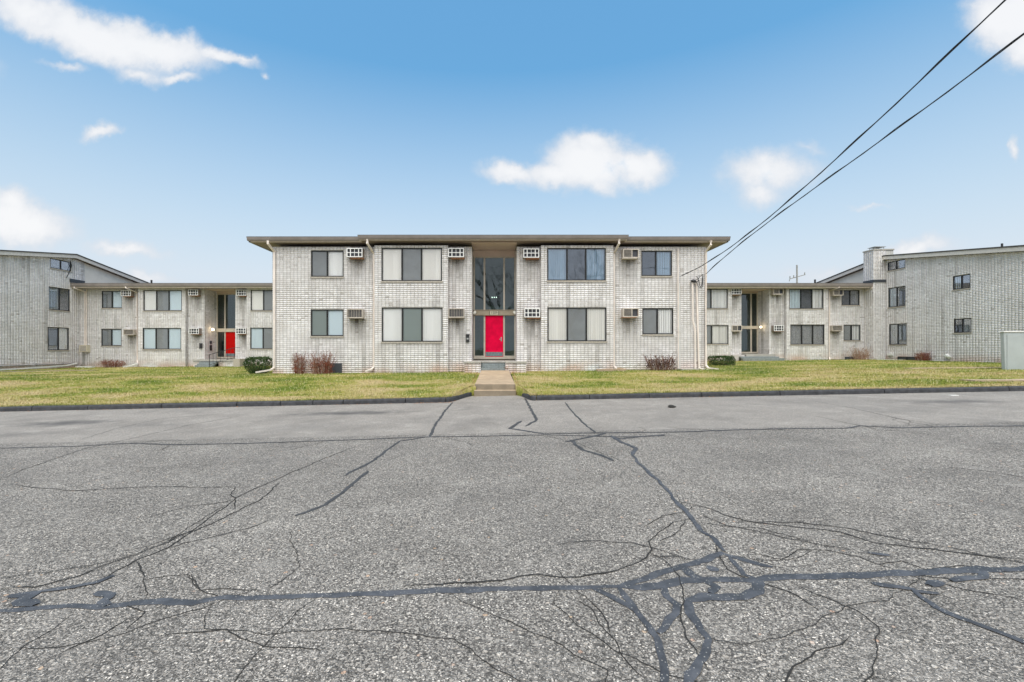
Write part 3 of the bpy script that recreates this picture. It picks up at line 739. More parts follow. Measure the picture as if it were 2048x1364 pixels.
# ------------------------------------------------------------------ windows
def slats(m_, wall, a, b, z0, z1, d, pitch=.11, tilt=.024, seed=0):
    """hanging vertical blind: one narrow slightly turned slat after another"""
    rg = random.Random(seed); n = max(2, int((b - a) / pitch)); p = (b - a) / n
    for i in range(n):
        x0, x1 = a + i * p, a + (i + 1) * p + .004
        t = tilt * rg.uniform(.6, 1.3)
        m_.face([wall.M(x0, d + t, z0), wall.M(x1, d - t, z0), wall.M(x1, d - t, z1), wall.M(x0, d + t, z1)])
def drape(m_, wall, a, b, z0, z1, d, amp=.03, per=.12):
    n = max(8, int((b - a) / .025)); base = len(m_.v)
    for i in range(n + 1):
        x = a + (b - a) * i / n; dd = d + amp * math.sin(x / per * 6.28) + .4 * amp * math.sin(x / per * 11)
        m_.v += [wall.M(x, dd, z0), wall.M(x, dd, z1)]
    for i in range(n):
        k = base + 2 * i; m_.f.append((k, k + 2, k + 3, k + 1)); m_.mi.append(0)
def window(parent, wall, u0, u1, z0, z1, panes, sill=True, weights=None, seed=0, glass='glass'):
    """panes: one style letter per light: B slat blind, C cream blind, K cool blind, S screen, G green screen, D dark, L drape, H roller"""
    dO, dI, fw = -.02, -.075, .05
    fr = MB()
    fr.box(u0, u1, dI, dO, z0, z0 + fw, wall.M); fr.box(u0, u1, dI, dO, z1 - fw, z1, wall.M)
    fr.box(u0, u0 + fw, dI, dO, z0 + fw, z1 - fw, wall.M); fr.box(u1 - fw, u1, dI, dO, z0 + fw, z1 - fw, wall.M)
    n = len(panes); weights = weights or [1] * n; tot = sum(weights)
    xs_ = [u0 + fw]; 
    for k in weights: xs_.append(xs_[-1] + (u1 - u0 - 2 * fw) * k / tot)
    for x in xs_[1:-1]: fr.box(x - .038, x + .038, dI + .004, dO + .008, z0 + fw, z1 - fw, wall.M)
    wn = fr.build('window', M['frame'], parent)
    for i, st_ in enumerate(panes):
        a, b = xs_[i] + (.038 if i else 0), xs_[i + 1] - (.038 if i < n - 1 else 0)
        gm = M['glass_hi'] if glass == 'hi' else M['glass']
        g = MB(); dg = -.045 - .006 * (i % 2)
        g.box(a + .001, b - .001, dg - .004, dg, z0 + fw + .001, z1 - fw - .001, wall.M)
        g.build('pane', gm, wn)
        m_ = MB(); db = -.095
        aa, bb = (u0 - .02 if i == 0 else xs_[i]) , (u1 + .02 if i == n - 1 else xs_[i + 1])
        if st_ in 'BCK':
            slats(m_, wall, aa, bb, z0 - .02, z1 + .02, db, seed=seed + i)
            o = m_.build('blind', M[{'B': 'blind', 'C': 'blind_cream', 'K': 'blind_blue'}[st_]], wn, recalc=False); o['kind'] = 'stuff'
        elif st_ in 'LN':
            drape(m_, wall, aa, bb, z0 - .02, z1 + .02, db - .03)
            m_.build('curtain', M['blinds_lat' if st_ == 'L' else 'blind_cream'], wn, recalc=False, smooth=True)
        elif st_ == 'H':
            m_.face([wall.M(aa, db, z0 - .02), wall.M(bb, db, z0 - .02), wall.M(bb, db, z1 + .02), wall.M(aa, db, z1 + .02)])
            m_.build('roller_blind', M['blind'], wn, recalc=False)
        else:
            ds = -.085 - .004
            m_.face([wall.M(a, db + .025, z0 + fw), wall.M(b, db + .025, z0 + fw), wall.M(b, db + .025, z1 - fw), wall.M(a, db + .025, z1 - fw)])
            m_.build('screen', M[{'S': 'screen', 'G': 'screen_green', 'D': 'screen_dark'}[st_]], wn, recalc=False)
    if sill:
        s_ = MB().box(u0 - .03, u1 + .03, -.12, .035, z0 - .085, z0 - .002, wall.M)
        s_.build('sill', M['sill'], wn)
    return wn
def hole(u0, u1, z0, z1, sill=True): return (u0 - .004, u1 + .004, z0 - (.09 if sill else .004), z1 + .004)

# air conditioners: three looks, copied to every sleeve
def make_ac(kind):
    t = thing('air_conditioner', (0, 0, 0), '', 'air conditioner', 'air conditioners in the walls')
    W, Hh, D = .80, .46, .34
    shell = MB()
    th = .02
    shell.box(-W / 2, W / 2, -D, .02, Hh - th, Hh); shell.box(-W / 2, W / 2, -D, .02, 0, th)
    shell.box(-W / 2, -W / 2 + th, -D, .02, th, Hh - th); shell.box(W / 2 - th, W / 2, -D, .02, th, Hh - th)
    shell.build('case', M['ac_brown' if kind == 'cage' else 'ac_beige'], t)
    MB().box(-W / 2 + th, W / 2 - th, -D + .06, -D + .08, th, Hh - th).build('coil', M['coil'], t)
    gr = MB(); y0, y1 = -D - .025, -D - .003
    if kind == 'cage':
        b = .045
        gr.box(-W / 2, W / 2, y0, y1, Hh - b, Hh); gr.box(-W / 2, W / 2, y0, y1, 0, b)
        for x in (-W / 2 + b / 2, -.205, -.0, .205, W / 2 - b / 2):
            k = b if abs(x) != 0 else .022
            gr.box(x - k / 2, x + k / 2, y0 + .002, y1 - .002, b, Hh - b)
        for a, c in ((-W / 2 + b, -.2275), (-.1825, -.011), (.011, .1825), (.2275, W / 2 - b)): gr.box(a, c, y0 + .004, y1 - .004, Hh / 2 - .018, Hh / 2 + .018)
        gr.build('grille', M['ac_white'], t)
        MB().box(-W / 2 + .14, W / 2 + .01, -D + .02, .0, -.055, -.003).build('drip_pan', M['rust'], t)
    elif kind == 'fins':
        b = .03
        gr.box(-W / 2, W / 2, y0, y1, Hh - b, Hh); gr.box(-W / 2, W / 2, y0, y1, 0, b + .02)
        gr.box(-W / 2, -W / 2 + b, y0, y1, b + .02, Hh - b); gr.box(W / 2 - b, W / 2, y0, y1, b + .02, Hh - b)
        for k in range(9):
            x = -W / 2 + .07 + k * .0825
            gr.box(x - .006, x + .006, y0 + .004, y1 + .02, b + .02, Hh - b)
        gr.build('grille', M['ac_beige'], t)
        MB().box(-W / 2 + .1, W / 2 - .05, -D + .02, .0, -.03, -.003).build('drip_pan', M['ac_brown'], t)
    else:
        b = .05
        gr.box(-W / 2, W / 2, y0, y1, Hh - b, Hh); gr.box(-W / 2, W / 2, y0, y1, 0, b)
        gr.box(-W / 2, -W / 2 + b, y0, y1, b, Hh - b); gr.box(W / 2 - b, W / 2, y0, y1, b, Hh - b); gr.box(.03, .07, y0 + .004, y1, b, Hh - b)
        for k in range(8): gr.box(-W / 2 + b, .03, y0 + .006, y1 + .01, b + .02 + k * .043, b + .03 + k * .043)
        gr.build('grille', M['ac_beige'], t)
        if kind == 'rusty': MB().box(W / 2 - .052, W / 2 - .022, -D + .0, -D + .058, .05, Hh - .05).build('rust_strip', M['rust'], t)
        MB().box(-W / 2 - .03, W / 2 - .1, -D - .02, .0, -.03, -.003).build('drip_pan', M['ac_beige' if kind == 'frame' else 'rust'], t)
    return t
AC_PROTO = {}; 
def place_ac(kind, xc, yt, Yw, label, wscale=1.0):
    Yf = Yw - .36
    loc = (PX(xc, Yf), Yw, PZ(yt, Yf) - .46)
    if kind not in AC_PROTO:
        o = AC_PROTO[kind] = make_ac(kind); o.location = loc; ORG[o.name] = Vector(loc)
    else: o = copy_tree(AC_PROTO[kind], None, loc)
    o['label'] = label
    return loc

# downspouts: rectangular tube following a polyline
def spout(parent, pts, name='downspout', mt='spout', w_=.10, d_=.07):
    return MB().rect(pts, w_, d_).build(name, M[mt], parent)

def gutter(parent, x0, x1, Y, zt, zb):
    m_ = MB()
    h = zt - zb
    prof = [(0, 0), (.10, 0), (.13, .35 * h), (.15, h - .03), (.155, h), (.143, h), (.12, .4 * h), (.09, .02), (.012, .02), (.012, h), (0, h)]
    m_.prism(prof, x0, x1, lambda p, q, a: (a, Y + .155 - p, zb + q))
    return m_.build('gutter', M['gutter'], parent)

# ------------------------------------------------------------------ MAIN BUILDING
YR, YB_, YG = 23.3, 23.0, 24.75      # wall plane, bay plane, entrance glass plane
XL, XR = PX(545, YR), PX(1413, YR)
B1 = thing('apartment_building', (0, YR, .5), 'wide two-storey painted brick apartment block with crimson entrance door facing the walk', 'apartment building', 'apartment blocks round the lawn')
ZT = 6.93
wr, wb = front(YR), front(YB_)
def rr(x0, x1, y0, y1, Y): return (PX(x0, Y), PX(x1, Y), PZ(y1, Y), PZ(y0, Y))
BLx = (PX(749, YB_), PX(896, YB_)); BRx = (PX(1082, YB_), PX(1227, YB_))
ALc = (PX(943.5, YR), PX(1033.5, YR))
W1, W2 = rr(622, 687, 501, 553.5, YR), rr(621.5, 687, 619, 672, YR)
W3, W4 = rr(763, 884, 495.5, 562, YB_), rr(763.5, 885, 615, 683.5, YB_)
W5, W6 = rr(1094.5, 1211.5, 496, 561, YB_), rr(1095, 1213, 615, 682.5, YB_)
W7, W8 = rr(1283, 1344, 501.5, 552, YR), rr(1285, 1346.5, 616.5, 668.5, YR)
gz = lambda u: lawn_z(u, 22.9)
# air conditioners on it
ac1 = [('cage', 709, 496, YR, 'white caged air conditioner with rusty pan under the eave above the twig bushes'),
       ('fins', 709.5, 618, YR, 'beige finned air conditioner low on the wall above the twig bushes'),
       ('cage', 912, 496, YR, 'white caged air conditioner under the eave high above the wall mailbox of the crimson door'),
       ('fins', 912.5, 617, YR, 'beige finned air conditioner level with the door lamp above the mailbox'),
       ('cage', 1062.5, 497, YR, 'white caged air conditioner under the eave beside the window that mirrors branches'),
       ('cage', 1064.5, 616.5, YR, 'white caged air conditioner level with the door lamp on the side without mailbox'),
       ('frame', 1262, 497.5, YR, 'beige framed two-panel air conditioner under the eave near the power cable end'),
       ('rusty', 1262, 616, YR, 'beige framed air conditioner with rusty edge low above the dark purple bush')]
locs = [place_ac(*a) for a in ac1]
def st_of(idx): return [(l[0] + (.05 if k % 2 else 0), l[2] + .02, .52, 1.35, .80 if l[2] > 3.5 else .9) for k, l in enumerate(locs) if k in idx]
drip = lambda w_, k=.3: [(w_[0], w_[2] - .05, .12, .8, k), (w_[1], w_[2] - .05, .14, .9, k), ((w_[0] + w_[1]) / 2, w_[2] - .06, .9, .22, k)]
masonry(wr, XL, BLx[0] + .001, .15, ZT, [hole(*W1), hole(*W2)], B1, st_of({0, 1}) + drip(W1) + drip(W2), seed=1, zg=gz)
masonry(wb, BLx[0], BLx[1], .15, ZT, [hole(*W3), hole(*W4)], B1, drip(W3) + drip(W4), seed=2, zg=gz)
masonry(wr, BLx[1], ALc[0], .15, ZT, [], B1, st_of({2, 3}), seed=3, zg=gz)
masonry(wr, ALc[1], BRx[0], .15, ZT, [], B1, st_of({4, 5}), seed=4, zg=gz)
masonry(wb, BRx[0], BRx[1], .15, ZT, [hole(*W5), hole(*W6)], B1, drip(W5) + drip(W6), seed=5, zg=gz)
masonry(wr, BRx[1], XR, .15, ZT, [hole(*W7), hole(*W8)], B1, st_of({6, 7}) + drip(W7) + drip(W8), seed=6, zg=gz)
# sides of the bays and of the entrance recess
for (x, fn) in ((BLx[0], facing_nx), (BLx[1], facing_px), (BRx[0], facing_nx), (BRx[1], facing_px)):
    masonry(fn(x), YB_ + .002, YR, .15, ZT, [], B1, seed=int(x * 10))
masonry(facing_px(ALc[0]), YR, YG + .05, .9, ZT, [], B1, seed=21)
masonry(facing_nx(ALc[1]), YR, YG + .05, .9, ZT, [], B1, seed=22)
# shell of the other walls
sh = MB(); BKY = 34.2
sh.face([(XL, YR, .1), (XL, BKY, .1), (XL, BKY, ZT), (XL, YR, ZT)]); sh.face([(XR, BKY, .1), (XR, YR, .1), (XR, YR, ZT), (XR, BKY, ZT)])
sh.face([(XL, BKY, .1), (XR, BKY, .1), (XR, BKY, ZT), (XL, BKY, ZT)])
sh.build('side_wall', M['side'], B1, recalc=False)
window(B1, wr, *W1, 'SB', seed=1); window(B1, wr, *W2, 'GK', seed=2)
window(B1, wb, *W3, 'CSC', seed=3); window(B1, wb, *W4, 'BGB', seed=4)
window(B1, wb, *W5, 'KDK', seed=5, glass='hi'); window(B1, wb, *W6, 'CSC', seed=6)
window(B1, wr, *W7, 'DK', seed=7, glass='hi', weights=[1, 1.1]); window(B1, wr, *W8, 'SB', seed=8, weights=[1, 1.05])
# roofs
def roof_slab(parent, x0, x1, yf, yb, zf, slope, th=.06, name='roof'):
    m_ = MB(); mid = (yf + yb) / 2; zr = zf + (mid - yf) * slope
    m_.prism([(yf, zf), (mid, zr), (yb, zf), (yb, zf - th), (mid, zr - th), (yf, zf - th)], x0, x1, lambda p, q, a: (a, p, q))
    return m_.build(name, M['shingle'], parent)
GO = 22.82
zo_t, zo_b = PZ(473.8, GO), PZ(480.8, GO)
zs_b = PZ(484.3, GO + .16)
xo0, xo1 = PX(493, GO), PX(1461, GO)
ro = roof_slab(B1, xo0 - .02, xo1 + .02, GO + .02, BKY + .8, zo_t + .03, .07)
GC = 22.5
zc_t, zc_b = PZ(470.4, GC), PZ(477.2, GC); xc0, xc1 = PX(715.5, GC), PX(1257, GC)
roof_slab(B1, xc0 - .02, xc1 + .02, GC + .02, BKY, zc_t + .03, .07)
gutter(B1, xo0, xc0 + .1, GO, zo_t, zo_b); gutter(B1, xc1 - .1, xo1, GO, zo_t, zo_b); gutter(B1, xc0, xc1, GC, zc_t, zc_b)
zsc_b = PZ(480.6, GC + .16)
fa = MB()
fa.box(xo0 + .12, xc0 + .06, GO + .158, GO + .19, zs_b, zo_t - .01); fa.box(xc1 - .06, xo1 - .12, GO + .158, GO + .19, zs_b, zo_t - .01)
fa.box(xc0 + .02, xc1 - .02, GC + .158, GC + .19, zsc_b, zc_t - .01)
fa.box(xc0 + .02, xc0 + .05, GC + .19, GO + .3, zsc_b, zc_t - .01); fa.box(xc1 - .05, xc1 - .02, GC + .19, GO + .3, zsc_b, zc_t - .01)
fa.build('fascia', M['fascia'], B1)
so = MB()
so.box(xo0 + .12, xo1 - .12, GO + .19, BKY + .6, zs_b + .015, zs_b + .03)
so.box(xc0 + .05, xc1 - .05, GC + .19, GO + .188, zsc_b + .012, zsc_b + .027)
so.build('soffit', M['soffit'], B1)
for x, s in ((xo0 + .02, 1), (xo1 - .02, -1)):   # boxed ends of the wide eaves
    MB().prism([(GO + .16, zo_t - .01), (BKY + .7, zo_t - .01), (BKY + .7, zs_b), (GO + .16, zs_b)], x, x + s * .1, lambda p, q, a: (a, p, q)).build('rake_board', M['gutter'], B1)
# entrance
EB = MB()
gl0, gl1 = PX(947.2, YG), PX(1031.5, YG)
zt_g, zb_g = PZ(513.8, YG), PZ(718, YG)
zh1, zh0 = PZ(620.5, YG), PZ(631.5, YG)
alv = MB()
alv.box(ALc[0] + .002, ALc[1] - .002, YG - .02, YG + .1, zt_g, zs_b + .01)
alv.box(ALc[0] + .002, ALc[1] - .002, YG - .045, YG - .022, zt_g + .28, zt_g + .31)
alv.box(ALc[0] + .002, ALc[1] - .002, YG - .045, YG - .022, zt_g + .0, zt_g + .05)
alv.box(ALc[0] + .002, ALc[1] - .002, YB_ + .02, YG - .046, zs_b - .03, zs_b + .012)
alv.build('header_panel', M['pinkpanel'], B1)
ef = MB()
dF, dB = YG - .06, YG + .05
for a, b in ((947.2, 949.8), (967.3, 970.6), (1006.5, 1009.8), (1028.4, 1031.5)):
    ef.box(PX(a, YG), PX(b, YG), dF, dB, zb_g, zt_g)
cols = [949.8, 967.3, 970.6, 1006.5, 1009.8, 1028.4]
for a, b in ((949.8, 967.3), (970.6, 1006.5), (1009.8, 1028.4)):
    ef.box(PX(a, YG), PX(b, YG), dF + .01, dB, zt_g - .06, zt_g - .002)
for a, b in ((949.8, 967.3), (1009.8, 1028.4)):
    ef.box(PX(a, YG), PX(b, YG), dF + .005, dB, zb_g, zb_g + .18)
ef.box(PX(970.6, YG), PX(1006.5, YG), dF + .005, dB, zb_g, zb_g + .12)
entry = ef.build('entry_frame', M['bronze_lt'], B1)
hb = MB().box(gl0 + .0, gl1 - .0, YG - .17, YG - .062, zh0 + .01, zh1 - .02)
hb.box(gl0 + .0, gl1 - .0, YG - .20, YG - .062, zh1 - .019, zh1 + .012)
hb.build('entry_beam', M['bronze'], B1)
for a, b in ((949.8, 967.3), (970.6, 1006.5), (1009.8, 1028.4)):
    MB().box(PX(a, YG) + .001, PX(b, YG) - .001, YG - .005, YG + .003, zh1 - .1, zt_g - .061).build('pane', M['glass_dark'], entry)
for a, b in ((949.8, 967.3), (1009.8, 1028.4)):
    MB().box(PX(a, YG) + .001, PX(b, YG) - .001, YG - .005, YG + .003, zb_g + .181, zh0 + .0).build('pane', M['glass_dark'], entry)
dx0, dx1 = PX(970.6, YG) + .006, PX(1006.5, YG) - .006
dz0, dz1 = zb_g + .125, zh0 + .02
door = MB().box(dx0, dx1, YG - .045, YG + .0, dz0, dz1).build('door', M['red'], B1, bevel=.006)
MB().box(dx0 + .02, dx1 - .02, YG - .052, YG - .046, dz0 + .03, PZ(704, YG)).build('kick_plate', M['kick'], door)
hd = MB().box(dx1 - .13, dx1 - .07, YG - .058, YG - .046, 2.12, 2.34)
hd.tube([(dx1 - .10, YG - .058, 2.22), (dx1 - .10, YG - .10, 2.22)], .014); hd.tube([(dx1 - .10, YG - .10, 2.22), (dx1 - .21, YG - .10, 2.22)], .012)
hd.build('handle', M['steel'], door)
npz = (zh0 + zh1) / 2
plate = MB().box(PX(979.5, 24.58), PX(997, 24.58), YG - .185, YG - .172, npz - .10, npz + .075).build('number_plate', M['plate'], B1)
for sx in (979.0, 996.6): MB().box(PX(sx, 24.58), PX(sx + .9, 24.58), YG - .195, YG - .171, npz - .11, npz + .085).build('plate_end', M['black'], plate)
tcu = bpy.data.curves.new('digits', 'FONT'); tcu.body = '1509'; tcu.size = .185; tcu.align_x = 'CENTER'; tcu.align_y = 'CENTER'; tcu.extrude = .004
to = bpy.data.objects.new('digits_font', tcu); C.objects.link(to)
dg = bpy.context.evaluated_depsgraph_get(); dm = bpy.data.meshes.new_from_object(to.evaluated_get(dg)); bpy.data.objects.remove(to)
dm.materials.append(M['black'])
digits = bpy.data.objects.new('digits', dm); C.objects.link(digits); digits.parent = plate; digits.rotation_euler = (math.radians(90), 0, 0)
digits.location = Vector((PX(988.3, 24.58), YG - .191, npz - .01)) - ORG[plate.name]
# lobby behind the glass
lb = MB()
x0, x1, y1 = ALc[0] - .6, ALc[1] + .6, YG + 3.2
lb.face([(x0, y1, .9), (x1, y1, .9), (x1, y1, 6.8), (x0, y1, 6.8)]); lb.face([(x0, YG + .06, .9), (x0, y1, .9), (x0, y1, 6.8), (x0, YG + .06, 6.8)])
lb.face([(x1, YG + .06, .9), (x1, y1, .9), (x1, y1, 6.8), (x1, YG + .06, 6.8)]); lb.face([(x0, YG + .06, 6.75), (x1, YG + .06, 6.75), (x1, y1, 6.75), (x0, y1, 6.75)])
lb.build('lobby_wall', M['wallin'], B1, recalc=False)
MB().box(x0, x1, YG + .06, y1, .95, zb_g + .02).build('lobby_floor', M['floorin'], B1)
MB().box(x0 + .01, x1 - .01, YG + 1.7, y1 - .01, 4.0, 4.2).build('landing', M['wallin'], B1)
pl = thing('pendant_lamp', (PX(988.5, YG + 1.0), YG + 1.0, 6.75), 'small glowing three-bulb pendant lamp hanging behind the entrance glass', 'lamp')
pz = PZ(594, YG + 1.0)
MB().tube([(pl.location.x, YG + 1.0, 6.75), (pl.location.x, YG + 1.0, pz + .1)], .008).tube([(pl.location.x - .13, YG + 1, pz + .06), (pl.location.x, YG + 1, pz + .1), (pl.location.x + .13, YG + 1, pz + .06)], .01).build('stem', M['bronze'], pl)
for k in (-.12, 0, .12): MB().lathe((pl.location.x + k, YG + 1.0, pz - .05), [(.004, 0), (.018, .012), (.024, .03), (.018, .05), (.005, .06)], 10).build('bulb', M['bulb'], pl, smooth=True)
# wall lamps on the beam ends
for (x, lab) in ((949, 'white cone lamp at the beam end on the mailbox side of the crimson door'), (1029.5, 'white cone lamp at the beam end on the handle side of the crimson door')):
    s = -1 if x < 990 else 1
    X = PX(x, 24.3); z = PZ(624.5, 24.3)
    L = thing('wall_lamp', (X, YG - .21, z), lab, 'lamp', 'cone lamps over the entrance')
    MB().lathe((X - s * .01, YG - .205, z + .02), [(.05, -.01), (.05, .02)], 12, axis=(0, -1, 0)).build('base', M['bronze'], L)
    MB().lathe((X, YG - .235, z), [(.03, -.1), (.075, -.07), (.075, .09), (.05, .11)], 14, axis=(s * .35, -.55, -.75)).build('shade', M['lampoff'], L, smooth=True)
# porch
px0, px1, PY0 = PX(929, 22.05), PX(1052, 22.05), 22.05
pz1 = PZ(720.5, YG) ; pzf = 1.085
po = MB(); sx0, sx1 = PX(962, 22.0), PX(1008.5, 22.0)
po.box(px0 - .04, sx0 - .004, PY0 - .04, YG - .062, pzf - .075, pzf); po.box(sx1 + .06, px1 + .04, PY0 - .04, YG - .062, pzf - .075, pzf)
po.box(sx0 - .003, sx1 + .059, PY0 + .62, YG - .062, pzf - .075, pzf)
porch = po.build('porch', M['conc'], B1, bevel=.01)
for a, b in ((px0, sx0 - .01), (sx1 + .05, px1)):
    MB().box(a + .012, b - .012, PY0 + .013, YR - .02, .2, pzf - .077).build('pier', M['mortar'], porch)
    masonry(front(PY0), a, b, .45, pzf - .078, [], B1, seed=int(a * 50), zg=lambda u: .6)
for (x, fn) in ((px0, facing_nx), (px1, facing_px)): masonry(fn(x), PY0 + .002, YR, .45, pzf - .078, [], B1, seed=int(x * 30))
for k in range(3):
    z1_ = .66 + (k + 1) * (pzf - .66) / 4
    MB().box(sx0, sx1 + .04, PY0 - .02 + .21 * k, PY0 + .61, .45 if k == 0 else z1_ - .104, z1_).build('step', M['slate'], porch, bevel=.008)
# downspouts
zmid = PZ(500, YR)
def dspout(x_top, x_wall, y_top, y_wall, Yg, Yw, foot, zt):
    a = (PX(x_top, Yg), Yg + .05, zt)
    pts = [a, (a[0], a[1], PZ(y_top, Yg)), (PX(x_wall, Yw), Yw - .05, PZ(y_wall, Yw)), (PX(x_wall, Yw), Yw - .05, foot[0][1])] + foot[1]
    return pts
def foot(xw, Yw, dX, dY, z0, z1):
    X = PX(xw, Yw); return ((0, z0), [(X + dX * .2, Yw - .05 - dY * .25, z0 - .12), (X + dX, Yw - .05 - dY, z1)])
spout(B1, dspout(535, 549.5, 487, 504, GO, YR, foot(549.5, YR, -.55, .75, .75, .54), zo_b - .002))
spout(B1, dspout(734, 748, 486, 507, GC + .05, YR - .02, foot(746.8, YR, -.22, .55, .78, .58), zc_b - .002))
spout(B1, dspout(1239, 1227.5, 486, 507, GC + .05, YR - .02, foot(1228.4, YR, .12, .3, .85, .66), zc_b - .002))
spout(B1, dspout(1423, 1411, 489, 503, GO, YR, foot(1410.5, YR, .35, .6, .85, .68), zo_b - .002))
# boarded basement opening
MB().box(PX(650, YR), PX(684, YR), YR - .045, YR - .004, PZ(746, YR), PZ(726.5, YR)).build('basement_hatch', M['flash'], B1)
# mailbox and button panel by the door
mbx = thing('mailbox', (PX(935.5, YR), YR, 2.0), 'small dark wall mailbox on the brick beside the crimson door', 'mailbox')
mX = PX(935.5, YR)
MB().box(mX - .085, mX + .085, YR - .10, YR - .004, PZ(684.5, YR), PZ(671, YR)).build('case', M['black'], mbx, bevel=.01)
MB().prism([(-.105, 0), (-.105, .03), (0, .075), (0, 0)], mX - .095, mX + .095, lambda p, q, a: (a, YR - .004 + p, PZ(670.9, YR) + q)).build('lid', M['frame'], mbx)
MB().box(mX - .05, mX + .05, YR - .106, YR - .101, PZ(679, YR), PZ(676, YR)).build('name_slot', M['steel'], mbx)

# ------------------------------------------------------------------ side blocks (link buildings)
YL, YLB, YLG = 36.5, 36.2, 38.1
ZLT = 6.6
def link_shell(bld, x0, x1, xe0, xe1):
    yb = 47.0
    sh = MB(); sh.face([(x0, YL, 0), (x0, yb, 0), (x0, yb, ZLT), (x0, YL, ZLT)]); sh.face([(x1, YL, 0), (x1, yb, 0), (x1, yb, ZLT), (x1, YL, ZLT)]); sh.face([(x0, yb, 0), (x1, yb, 0), (x1, yb, ZLT), (x0, yb, ZLT)])
    sh.build('side_wall', M['side'], bld, recalc=False)
    Yg = 35.65
    zt, zb = PZ(566.6, Yg), PZ(573, Yg)
    roof_slab(bld, xe0, xe1, Yg + .02, yb + .6, zt + .03, .06)
    gutter(bld, xe0, xe1, Yg, zt, zb)
    z2 = PZ(576, Yg + .16)
    MB().box(xe0, xe1, Yg + .158, Yg + .19, z2, zt - .01).build('fascia', M['fascia'], bld)
    MB().box(xe0, xe1, Yg + .19, yb + .4, z2 + .015, z2 + .03).build('soffit', M['soffit'], bld)
    return Yg, zt, zb, z2

def alcove(bld, xa0, xa1, gx, y_top, y_h0, y_h1, y_bot, door_ix, soff, doormat, gnd, pan):
    """gx: pixel edges of jamb / mullion / jamb on the glass plane"""
    zt, zh1, zh0, zb = PZ(y_top, YLG), PZ(y_h0, YLG), PZ(y_h1, YLG), PZ(y_bot, YLG)
    ef = MB(); dF, dB = YLG - .06, YLG + .05
    for a, b in gx: ef.box(a, b, dF, dB, zb, zt)
    spans = [(gx[i][1], gx[i + 1][0]) for i in range(len(gx) - 1)]
    for i, (a, b) in enumerate(spans):
        ef.box(a, b, dF + .01, dB, zt - .06, zt - .002)
        ef.box(a, b, dF + .005, dB, zb, zb + .14)
    e = ef.build('entry_frame', M['bronze_lt'], bld)
    MB().box(gx[0][0], gx[-1][1], YLG - .15, YLG - .062, zh0, zh1).build('entry_beam', M['bronze_lt'], bld)
    for i, (a, b) in enumerate(spans):
        MB().box(a + .001, b - .001, YLG - .004, YLG + .003, zh1 - .1, zt - .061).build('pane', M['glass_dark'], e)
        if i == door_ix and doormat:
            d = MB().box(a + .01, b - .01, YLG - .045, YLG, zb + .145, zh0 + .02).build('door', M[doormat], bld, bevel=.006)
            MB().box(a + .03, b - .03, YLG - .053, YLG - .046, zb + .17, zb + .42).build('kick_plate', M['kick'], d)
            MB().tube([(b - .1, YLG - .046, zb + 1.1), (b - .1, YLG - .1, zb + 1.1), (b - .2, YLG - .1, zb + 1.1)], .012).build('handle', M['steel'], d)
        else:
            MB().box(a + .001, b - .001, YLG - .004, YLG + .003, zb + .141, zh0 + .02).build('pane', M['glass_dark'], e)
    al = MB(); al.box(xa0 + .002, xa1 - .002, YLG - .02, YLG + .1, zt, soff + .01); al.box(xa0 + .002, xa1 - .002, YL + .02, YLG - .022, soff - .03, soff + .0)
    al.build('header_panel', M['pinkpanel'], bld)
    lb = MB(); x0, x1, y1 = xa0 - .5, xa1 + .5, YLG + 3
    lb.face([(x0, y1, .3), (x1, y1, .3), (x1, y1, 6.5), (x0, y1, 6.5)]); lb.face([(x0, YLG + .06, .3), (x0, y1, .3), (x0, y1, 6.5), (x0, YLG + .06, 6.5)])
    lb.face([(x1, YLG + .06, .3), (x1, y1, .3), (x1, y1, 6.5), (x1, YLG + .06, 6.5)]); lb.face([(x0, YLG + .06, 6.45), (x1, YLG + .06, 6.45), (x1, y1, 6.45), (x0, y1, 6.45)])
    lb.build('lobby_wall', M['wallin'], bld, recalc=False)
    MB().box(x0, x1, YLG + .06, y1, zb - .3, zb + .02).build('lobby_floor', M['floorin'], bld)
    return zb, zh0, zh1

# --- the block with the scarlet door
B2 = thing('apartment_building', (-22, YL, .2), 'lower painted brick apartment block with scarlet door set back beyond the trimmed green bush', 'apartment building', 'apartment blocks round the lawn')
fl, flb = front(YL), front(YLB)
xl0 = -33.3; lbx = (PX(276, YLB), PX(370.5, YLB)); la = (PX(409, YL), PX(470.5, YL)); lrb = (PX(493, YLB), PX(588, YLB)); xl1 = -10.9
V1, V2 = rr(203.5, 244, 582, 616, YL), rr(202.5, 243, 658, 691.5, YL)
V3, V4 = rr(286.6, 363.5, 580.5, 621.5, YLB), rr(285.5, 362, 656, 698.5, YLB)
V5, V6 = rr(501.5, 576, 580, 621, YLB), rr(500.5, 575, 655.5, 697.5, YLB)
al_ = 'of the scarlet-door block'
ac2 = [('cage', 251.5, 580.5, YL, 'white caged air conditioner under the eave by the bent drainpipe of the scarlet-door block'),
       ('fins', 257, 658.5, YL, 'beige finned air conditioner low on the scarlet-door block above the low red bush'),
       ('cage', 386, 579, YL, 'white caged air conditioner under the eave above the mailbox of the scarlet-door block'),
       ('cage', 387.5, 656.5, YL, 'white caged air conditioner above the mailbox at lamp height on the scarlet-door block'),
       ('cage', 482.5, 579.5, YL, 'white caged air conditioner under the eave of the scarlet-door block over the porch end pier'),
       ('cage', 481.5, 656, YL, 'white caged air conditioner beside the scarlet door just above its porch pier')]
l2 = [place_ac(*a) for a in ac2]
sof = PZ(576, 35.81) + .02
sl = lambda ids, L: [(L[k][0] + .05, L[k][2] + .02, .5, 1.5, .85) for k in ids]
gz2 = lambda u: lawn_z(u, 36)
masonry(fl, xl0, lbx[0], -.1, ZLT, [hole(*V1), hole(*V2)], B2, sl((0, 1), l2) + drip(V1), seed=31, zg=gz2)
